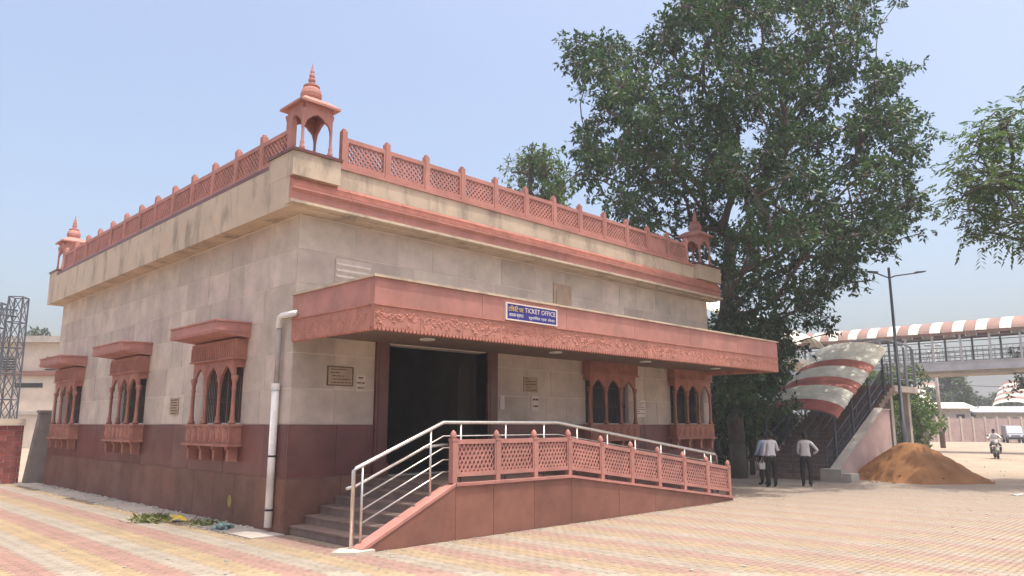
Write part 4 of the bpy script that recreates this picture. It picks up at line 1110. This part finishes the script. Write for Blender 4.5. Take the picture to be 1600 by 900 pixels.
shrub('dense dark shrub close against the right end wall of the office', 1119, 30, .5, 3.6, 1.2, 41, 26, 'leaf', 34)
shrub('dense dark shrub between picket fence and covered stair', 1160, 33.5, .5, 4.8, 2.2, 43, 46, 'leaf', 34)
shrub('low dark shrub left of the stair railing foot', 1212, 31.5, .4, 2.6, 1.1, 45, 22, 'leaf', 30)
cwx, cwy = polar(1180, 40)
cw = empty('compound_wall', (cwx, cwy, 0), R(-45), 'compound wall behind the shrubs, darkened for the shade under the tree', 'wall')  # deep shade beneath the tree is put into the wall colour
for k in range(-4, 5):
    local('wall_bay', MB().box(k * 2 - .94, k * 2 + .94, -.1, .1, -.1, 2.4).mesh('wall_bay', 'shadecement'), cw)
    local('pillar', MB().box(k * 2 + .941, k * 2 + 1.059, -.15, .15, -.1, 2.5).mesh('pillar', 'shadecement'), cw)
shrub('small bright green sapling beside the dark stair entrance', 1172, 29.5, 1.0, 2.7, .7, 25, 9, 'leaf2', 18)
shrub('yellow green bush behind the upper stair landing', 1398, 44, .8, 4.8, 2.4, 27, 80, 'leaf2', 30, .26)
shrub('bright leafy bush left of the yellow green one, by landing posts', 1350, 46, .8, 4.5, 1.9, 28, 50, 'leaf2', 30, .26)
shrub('upright green bush right of the lamp post and sand heap', 1422, 36, .3, 2.7, .9, 29, 36, 'leaf2', 28, .2)
shrub('hazy round tree beyond the footbridge beside the tall pole', 1485, 100, 2.4, 8.6, 4.0, 31, 46, 'leaf3', 16, .55, 'far_tree', 'tree')
shrub('low hazy tree right of the round one beyond the footbridge', 1535, 118, 2, 6.8, 5.0, 33, 40, 'leaf3', 14, .6, 'far_tree', 'tree')
shrub('wide hazy tree at the right edge beyond the sheds', 1605, 125, 2, 7.2, 5.5, 35, 40, 'leaf3', 14, .6, 'far_tree', 'tree')
shrub('dark leafy branch tree overlapping the bridge at the right edge', 1612, 50, 4.0, 7.2, 1.0, 37, 14, 'leaf', 18, .24, 'edge_tree', 'tree')
shrub('small hazy tree showing above the pale station block', 50, 85, 4, 12.4, 2.6, 39, 26, 'leaf3', 14, .5, 'far_tree', 'tree')

# iron fence under the tree
fx0, fy0 = polar(1112, 30.5); fx1, fy1 = polar(1195, 31.5)
fe = empty('picket_fence', (fx0, fy0, 0), 0, 'pale iron picket fence in shade beside the office end', 'fence')
N = 26
for k in range(N):
    t = k / (N - 1); x = fx0 + (fx1 - fx0) * t; y = fy0 + (fy1 - fy0) * t
    piece('picket', x - .018, x + .018, y - .018, y + .018, .05, 1.72 + rnd.uniform(-.05, .03), 'girder', fe)
MB().tube([(fx0, fy0, .4), (fx1, fy1, .4)], .022, 5).tube([(fx0, fy0, 1.45), (fx1, fy1, 1.45)], .022, 5).build('fence_rail', 'greysteel', fe)

# ------------------------------------------------------------------ people
def skin_body(name, verts, edges, radii, mats, classify, parent_world, parent, sub=1):
    me = bpy.data.meshes.new(name); me.from_pydata(verts, edges, [])
    o = bpy.data.objects.new(name, me); COL.objects.link(o)
    o.modifiers.new('s', 'SKIN')
    for i, r in enumerate(radii):
        v = me.skin_vertices[0].data[i]; v.radius = r if isinstance(r, tuple) else (r, r); v.use_root = (i == 0)
    sb = o.modifiers.new('u', 'SUBSURF'); sb.levels = 2; sb.render_levels = 2
    dg = bpy.context.evaluated_depsgraph_get(); dg.update()
    m2 = bpy.data.meshes.new_from_object(o.evaluated_get(dg)); bpy.data.objects.remove(o)
    m2.materials.clear()
    for m in mats: m2.materials.append(M[m])
    m2.polygons.foreach_set('material_index', [classify(p.center) for p in m2.polygons])
    m2.polygons.foreach_set('use_smooth', [True] * len(m2.polygons))
    return local(name, m2, parent)
def hand(mb, c_, d, side, mi=0):
    """five bent fingers leaving a palm at c_ along d"""
    c_ = Vector(c_); d = Vector(d).normalized(); s = d.cross(Vector((0, 1, 0))).normalized() if abs(d.y) < .9 else Vector((1, 0, 0)); nrm = s.cross(d)
    mb.ball(c_ + d * .035, (.035, .03, .045), 8, 5, mi)
    for k, (o, L) in enumerate(((-.03, .062), (-.01, .075), (.01, .07), (.03, .055))):
        p = c_ + d * .07 + s * o; mb.tube([p, p + d * L * .55 + nrm * .008, p + d * L + nrm * .03], [.0095, .009, .007], 6, mi)
    p = c_ + d * .025 + s * side * .035; mb.tube([p, p + s * side * .025 + d * .03, p + s * side * .025 + d * .06 + nrm * .01], [.011, .010, .008], 6, mi)
def person(name, label, loc, rz, H, arms, shirt, legs=((.1, 0), (-.1, 0)), lean=0, head=(0, 0), hold=None, cat='person'):
    """arms: (elbow, wrist) for the right (+x) then the left; facing +y"""
    e = empty(name, loc, rz, label, cat); k = H / 1.7
    def s(*p): return (p[0] * k, (p[1] + lean * max(0, p[2] - .9)) * k, p[2] * k)
    hx_, hy_ = head
    V = [s(0, 0, .95), s(0, .0, 1.12), s(0, .0, 1.28), s(0, -.01, 1.41), s(0, 0, 1.475), s(hx_ * .5, .01 + hy_ * .5, 1.55), s(hx_, .02 + hy_, 1.63)]
    Rr = [(.155, .11), (.145, .105), (.165, .11), (.125, .09), (.055, .055), (.07, .082), (.062, .075)]
    E = [(0, 1), (1, 2), (2, 3), (3, 4), (4, 5), (5, 6)]
    for sd, (el, wr) in zip((1, -1), arms):
        i = len(V); V += [s(sd * .175, 0, 1.385), s(*el), s(*wr)]; Rr += [.062, .046, .031]; E += [(3, i), (i, i + 1), (i + 1, i + 2)]
    for sd, (fx, fy) in zip((1, -1), legs):
        i = len(V); V += [s(sd * .09, 0, .86), s(sd * .1 + fx * .3, .02 + fy * .4, .48), s(fx + sd * .02, fy - .01, .10), s(fx + sd * .03, fy + .04, .045), s(fx + sd * .05, fy + .15, .035)]
        Rr += [(.095, .1), (.07, .072), (.055, .06), (.048, .04), (.042, .03)]; E += [(0, i), (i, i + 1), (i + 1, i + 2), (i + 2, i + 3), (i + 3, i + 4)]
    Rr = [tuple(x * k for x in r) if isinstance(r, tuple) else r * k for r in Rr]
    wr_ = [Vector(s(*a[1])) for a in arms]
    def cls(c_):
        if c_.z < .075 * k: return 3
        if c_.z > 1.455 * k: return 0
        for w_ in wr_:
            if (c_ - w_).length < .085 * k: return 0
        if c_.z < .96 * k and abs(c_.x) < .3 * k: return 2
        return 1
    b = skin_body('body', V, E, Rr, ['skin', shirt, 'trouser', 'shoe'], cls, None, e)
    hm = MB(); hc = Vector(s(hx_, .01 + hy_, 1.625)); hm.ball(hc + Vector((0, -.012, .012)) * k, (.082 * k, .098 * k, .09 * k), 12, 8)
    hm.ball(hc + Vector((0, -.05, -.05)) * k, (.066 * k, .05 * k, .06 * k), 10, 6)
    local('hair', hm.mesh('hair', 'hair', True), e)
    fm = MB()
    f0 = Vector(s(hx_, .02 + hy_, 1.58))
    fm.ball(f0 + Vector((0, .082, .0)) * k, (.014 * k, .02 * k, .022 * k), 6, 5)
    for sd in (-1, 1):
        fm.ball(f0 + Vector((sd * .078, -.005, .005)) * k, (.012 * k, .022 * k, .032 * k), 6, 5)
    local('face', fm.mesh('face', 'skin', True), e)
    ey = MB()
    for sd in (-1, 1): ey.ball(f0 + Vector((sd * .03, .07, .025)) * k, .011 * k, 6, 4)
    ey.box((f0.x - .025 * k), (f0.x + .025 * k), f0.y + .072 * k, f0.y + .078 * k, f0.z - .045 * k, f0.z - .038 * k)
    local('eyes_and_mouth', ey.mesh('eyes_and_mouth', 'hair', True), e)
    for sd, (el, wr) in zip((1, -1), arms):
        m_ = MB(); hand(m_, s(*wr), Vector(s(*wr)) - Vector(s(*el)), -sd); local('hand', m_.mesh('hand', 'skin', True), e)
    local('belt', MB().lathe([(.16 * k, .945 * k), (.162 * k, .96 * k), (.16 * k, .975 * k)], n=14).mesh('belt', 'shoe'), e, Matrix.Diagonal((1, .74, 1, 1)))
    return e
dn = ((.22, .02, 1.10), (.24, .08, .86))
dnl = ((-.22, .02, 1.10), (-.24, .08, .86))
PR = R(-45)
person('person', 'person in white shirt with back turned, right forearm raised, left of the pair', (*polar(1201, 23.6), 0), PR + .15, 1.66, (((.27, .06, 1.13), (.42, .22, 1.16)), dnl), 'shirt', ((.1, .02), (-.09, -.02)))
person('person', 'person in white shirt standing hand on hip near stair foot', (*polar(1255, 23.7), 0), PR - .35, 1.64, (((.38, -.06, 1.14), (.20, .06, 1.0)), ((-.22, .06, 1.10), (-.19, .22, .98))), 'shirt2', ((.08, .02), (-.09, .06)))
p3 = person('person', 'person in pale blue shirt half hidden behind the raised-forearm person', (*polar(1190, 24.5), 0), PR + .5, 1.63, (dn, ((-.25, .04, 1.1), (-.27, .16, .9))), 'blueshirt')
# bag in hand
x, y = polar(1187, 24.2)
bg_ = tag(MB().prism([(-.10, 0), (.10, 0), (.13, .2), (.06, .3), (-.06, .3), (-.13, .2)], 'y', -.05, .05).tube([(-.05, 0, .3), (0, 0, .44), (.05, 0, .3)], .008, 5).build('carry_bag', 'white', None, world=Matrix.Translation((x, y, .50)) @ Matrix.Rotation(PR, 4, 'Z') @ Matrix.Scale(.8, 4)), 'small white carry bag held by the person in pale blue', 'bag')

# motor scooter and rider
mx_, my_ = polar(1551, 43.0); MR = R(109)
mc = empty('motorcycle', (mx_, my_, 0), MR, 'motorcycle with round headlight ridden towards the camera across the dusty yard', 'motorcycle')
def wheel(y):
    t = []
    for k in range(21):
        a = 2 * math.pi * k / 20; t.append((0, y + .27 * math.cos(a), .31 + .27 * math.sin(a)))
    w_ = local('wheel', MB().tube(t, .05, 8).mesh('tyre', 'rubber', True), mc)
    sp = MB().lathe([(.05, -.06), (.05, .06)], (0, y, .31), 10, ax='x')
    for k in range(8):
        a = math.pi * k / 4; sp.tube([(0, y, .31), (0, y + .24 * math.cos(a), .31 + .24 * math.sin(a))], .006, 4)
    local('rim', sp.mesh('rim', 'steel'), w_)
wheel(.66); wheel(-.62)
# local +y is forward
local('fork', MB().tube([(.07, .66, .31), (.07, .46, .98)], .022, 6).tube([(-.07, .66, .31), (-.07, .46, .98)], .022, 6).mesh('fork', 'steel'), mc)
local('mudguard', MB().strip([(.66 + .37 * math.cos(a), .31 + .37 * math.sin(a)) for a in np.linspace(.2, 2.6, 9)], [(.66 + .34 * math.cos(a), .31 + .34 * math.sin(a)) for a in np.linspace(.2, 2.6, 9)], 'x', -.07, .07).mesh('mudguard', 'olive'), mc)
local('tank', MB().ball((0, .18, .83), (.15, .30, .13), 12, 8).mesh('tank', 'olive', True), mc)
local('seat', MB().prism([(-.70, .78), (-.1, .76), (-.05, .82), (-.3, .86), (-.72, .87)], 'x', -.13, .13).mesh('seat', 'black'), mc)
local('engine', MB().box(-.13, .13, -.1, .28, .28, .66).lathe([(.10, -.2), (.12, 0), (.10, .2)], (0, .05, .42), 10, ax='x').mesh('engine', 'greysteel'), mc)
local('frame', MB().tube([(0, .46, .92), (0, .3, .45), (0, -.1, .33), (0, -.62, .31)], .03, 6).tube([(0, .44, .95), (0, -.1, .78), (0, -.75, .80)], .03, 6).mesh('frame', 'black'), mc)
local('handlebar', MB().tube([(-.36, .26, 1.06), (-.2, .40, 1.05), (.2, .40, 1.05), (.36, .26, 1.06)], .016, 6).mesh('handlebar', 'steel'), mc)
local('headlight', MB().lathe([(.06, .36), (.10, .44), (.105, .54)], (0, 0, .93), 12, ax='y').lathe([(.095, .541), (.07, .56), (.01, .57)], (0, 0, .93), 12, ax='y', mi=1).mesh('headlight', ['olive', 'lamp']), mc)
for s in (-1, 1): local('mirror', MB().tube([(s * .26, .34, 1.06), (s * .32, .34, 1.24)], .007, 4).ball((s * .34, .34, 1.27), (.06, .015, .04), 8, 5).mesh('mirror', 'black'), mc)
local('leg_guard', MB().tube([(-.05, .36, .75), (-.28, .38, .65), (-.28, .36, .42), (-.05, .3, .36)], .013, 6).tube([(.05, .36, .75), (.28, .38, .65), (.28, .36, .42), (.05, .3, .36)], .013, 6).mesh('leg_guard', 'steel'), mc)
rd = empty('person', (mx_, my_, 0), MR, 'person in grey white shirt riding the motorcycle', 'person')
V = [(0, -.28, .92), (0, -.26, 1.08), (0, -.22, 1.22), (0, -.19, 1.34), (0, -.17, 1.41), (0, -.15, 1.48), (0, -.14, 1.55)]
Rr = [(.15, .12), (.14, .105), (.165, .11), (.12, .09), (.055, .055), (.07, .085), (.062, .075)]
E_ = [(i, i + 1) for i in range(6)]
for sd in (1, -1):
    i = len(V); V += [(sd * .18, -.19, 1.31), (sd * .33, .0, 1.12), (sd * .33, .24, 1.08)]; Rr += [.06, .046, .034]; E_ += [(3, i), (i, i + 1), (i + 1, i + 2)]
    i = len(V); V += [(sd * .11, -.24, .86), (sd * .24, .18, .74), (sd * .22, .02, .34), (sd * .22, .14, .30)]; Rr += [(.09, .09), (.07, .07), (.05, .05), (.04, .035)]; E_ += [(0, i), (i, i + 1), (i + 1, i + 2), (i + 2, i + 3)]
def cls(c_):
    if c_.z > 1.40: return 0
    if abs(c_.x) > .28 and c_.y > .17: return 0
    if c_.z < .35: return 3
    return 2 if c_.z < .93 and c_.y > -.5 else 1
skin_body('body', V, E_, Rr, ['skin', 'shirt', 'trouser', 'shoe'], cls, None, rd)
local('hair', MB().ball((0, -.165, 1.565), (.082, .095, .085), 12, 8).mesh('hair', 'hair', True), rd)
local('face', MB().ball((0, -.06, 1.50), (.014, .02, .022), 6, 5).ball((.078, -.15, 1.5), (.012, .02, .03), 6, 5).ball((-.078, -.15, 1.5), (.012, .02, .03), 6, 5).mesh('face', 'skin', True), rd)
local('eyes_and_mouth', MB().ball((.03, -.075, 1.525), .011, 6, 4).ball((-.03, -.075, 1.525), .011, 6, 4).box(-.025, .025, -.072, -.066, 1.455, 1.462).mesh('eyes_and_mouth', 'hair'), rd)
for sd in (-1, 1):
    m_ = MB(); hand(m_, (sd * .33, .22, 1.075), (-sd * .15, .8, -.4), -sd); local('hand', m_.mesh('hand', 'skin', True), rd)

# parked jeep far right
jx, jy = polar(1580, 80)
jp = empty('parked_van', (jx, jy, 0), R(110), 'small boxy grey van parked before the boundary wall', 'van')
body = MB().prism([(-1.7, .35), (1.7, .35), (1.75, .8), (1.5, .95), (1.05, 1.75), (-1.65, 1.8), (-1.75, .9)], 'x', -.75, .75)
local('body', body.mesh('van_body', 'navy'), jp)
local('windscreen', MB().prism([(1.49, 1.0), (1.53, 1.0), (1.12, 1.68), (1.08, 1.68)], 'x', -.65, .65).mesh('windscreen', 'lamp'), jp)
for sy in (-1.1, 1.15):
    for sx in (-1, 1):
        w_ = local('wheel', MB().lathe([(.3, -.09), (.31, 0), (.3, .09)], (sx * .7, sy, .3), 14, ax='x').mesh('tyre', 'rubber'), jp)
for sx in (-.5, .5): local('headlight', MB().lathe([(.09, 1.70), (.11, 1.77), (.05, 1.79)], (sx, 0, .7), 10, ax='y').mesh('headlight', 'lamp'), jp)
local('bumper', MB().box(-.75, .75, 1.76, 1.86, .38, .52).mesh('bumper', 'black'), jp)

# ------------------------------------------------------------------ small things on the ground
q = np.random.default_rng(40)
def weeds(name, label, x, y, r, n, leaf, lm='weed'):
    P = np.stack([x + q.normal(0, r, n), y + q.normal(0, r * 1.3, n), q.uniform(0, .06, n)], 1)
    D = unit(q.normal(size=(n, 3)) * np.array([1, 1, .3]) + np.array([0, 0, .55])); Nn = unit(q.normal(size=(n, 3)))
    o = place(name, leaves_mesh(name, P, D, Nn, leaf * q.uniform(.6, 1.4, n), leaf * .3 * q.uniform(.7, 1.3, n), q.random(n), lm))
    return tag(o, label, 'weeds', kind='stuff')
weeds('cut_weeds', 'heap of cut green weeds on paving by the left wall', 5.82, 16.0, .16, 420, .13)
weeds('dry_litter', 'scattered dry leaf litter along the foot of left wall', 6.25, 14.6, .16, 160, .1)
tag(MB().add([(5.95, 15.45, .03), (6.06, 15.28, .09), (6.15, 15.12, .04), (6.10, 15.62, .06), (6.17, 15.42, .13), (6.24, 15.30, .05), (6.06, 15.80, .12)], [(0, 1, 4, 3), (1, 2, 5, 4), (3, 4, 6)]).build('plastic_sheet', 'yellow'), 'scrap of yellow plastic lying on the cut weeds', 'litter')
mb = MB()
for k in range(14):
    a = q.uniform(0, 6.28); p = Vector((6.28 + q.normal(0, .06), 13.75 + q.normal(0, .07), q.uniform(.03, .10))); mb.ball(p, (q.uniform(.05, .10), q.uniform(.04, .09), q.uniform(.03, .06)), 7, 5)
tag(mb.build('plastic_bundle', 'teal'), 'crumpled teal plastic bundle at foot of the left wall', 'litter')
for k, (x, y, a, L) in enumerate(((6.05, 14.9, .9, .7), (6.2, 14.6, 1.3, .5), (5.95, 15.3, 1.9, .55))):
    tag(MB().tube([(x, y, .03), (x + math.cos(a) * L, y + math.sin(a) * L, .07)], .012, 5).build('stick', 'wood'), ('longest dry stick lying among the weeds by left wall', 'short dry stick nearest the teal bundle by left wall', 'dry stick across the yellow plastic by left wall')[k], 'stick', 'sticks among the weeds')
mb = MB()
for k in range(420):
    f = q.uniform(10, 42); t = q.uniform(-.62, .68); r = t * f; x, y = (f + r) / 2 ** .5, (f - r) / 2 ** .5
    if (x > 6 and y > 9.6 and x < 22): continue
    s = q.uniform(.008, .03) * (1.4 if f > 24 else 1)
    mb.ball((x, y, s * .3), (s * q.uniform(.8, 1.6), s * q.uniform(.8, 1.6), s * .6), 5, 3)
for k in range(120):
    x = q.uniform(6.9, 17.8); mb.ball((x, 9.74 - abs(q.normal(0, .05)), .008), (.018, .018, .012), 5, 3)
for k in range(90):
    x = 6.05 - abs(q.normal(0, .06)); yy = q.uniform(13, 28.5); mb.ball((x + .02, yy, .01), (.03, .03, .018), 5, 3)
tag(mb.build('pebbles', 'cement'), 'loose pebbles and crumbs of mortar scattered over the paving', 'gravel', kind='stuff')
# low rubble mound along the left wall
mb = MB(); q2 = np.random.default_rng(50)
for k in range(160):
    yy = q2.uniform(13.4, 27); mb.ball((X0 - .06 - abs(q2.normal(0, .12)), yy, .02), (q2.uniform(.02, .07), q2.uniform(.02, .09), q2.uniform(.015, .05)), 6, 4)
tag(mb.build('rubble', 'cement'), 'grey rubble and dust along the foot of the left wall', 'rubble', kind='stuff')
tag(MB().add([(24.3, 5.0, .01), (24.6, 4.9, .05), (24.55, 5.15, .02), (24.35, 5.2, .06)], [(0, 1, 2), (0, 2, 3)]).build('paper_scrap', 'white'), 'crumpled white paper scrap on the paving before sand heap', 'litter')

# overhead cables between the masts and poles on the right
def cable(label, a, b, sag):
    a, b = Vector(a), Vector(b); pts = [a.lerp(b, t / 16) - Vector((0, 0, sag * 4 * (t / 16) * (1 - t / 16))) for t in range(17)]
    tag(MB().tube(pts, .022, 4).build('overhead_cable', 'wire'), label, 'cable')
p0 = (*polar(1470, 62), hz(541, 62)); p1 = (*polar(1427, 72), hz(597, 72)); p2 = (*polar(1760, 70), hz(600, 70))
cable('overhead cable from the tall pale pole down to the short dark pole', p0, p1, .4)
cable('overhead cable from the tall pale pole to beyond the right edge', (*polar(1470, 62), hz(600, 62)), p2, .3)

# ------------------------------------------------------------------ air
hm_ = bpy.data.materials.new('hazy_air'); hm_.use_nodes = True; t = hm_.node_tree; t.nodes.clear()
ho = t.nodes.new('ShaderNodeOutputMaterial'); pvn = t.nodes.new('ShaderNodeVolumePrincipled')
pvn.inputs['Density'].default_value = .0013; pvn.inputs['Color'].default_value = (.93, .95, 1, 1); pvn.inputs['Anisotropy'].default_value = 0
t.links.new(pvn.outputs[0], ho.inputs['Volume'])
tag(MB().box(-505, 505, -505, 505, -1.1, 21.5).build('haze', hm_), kind='stuff')
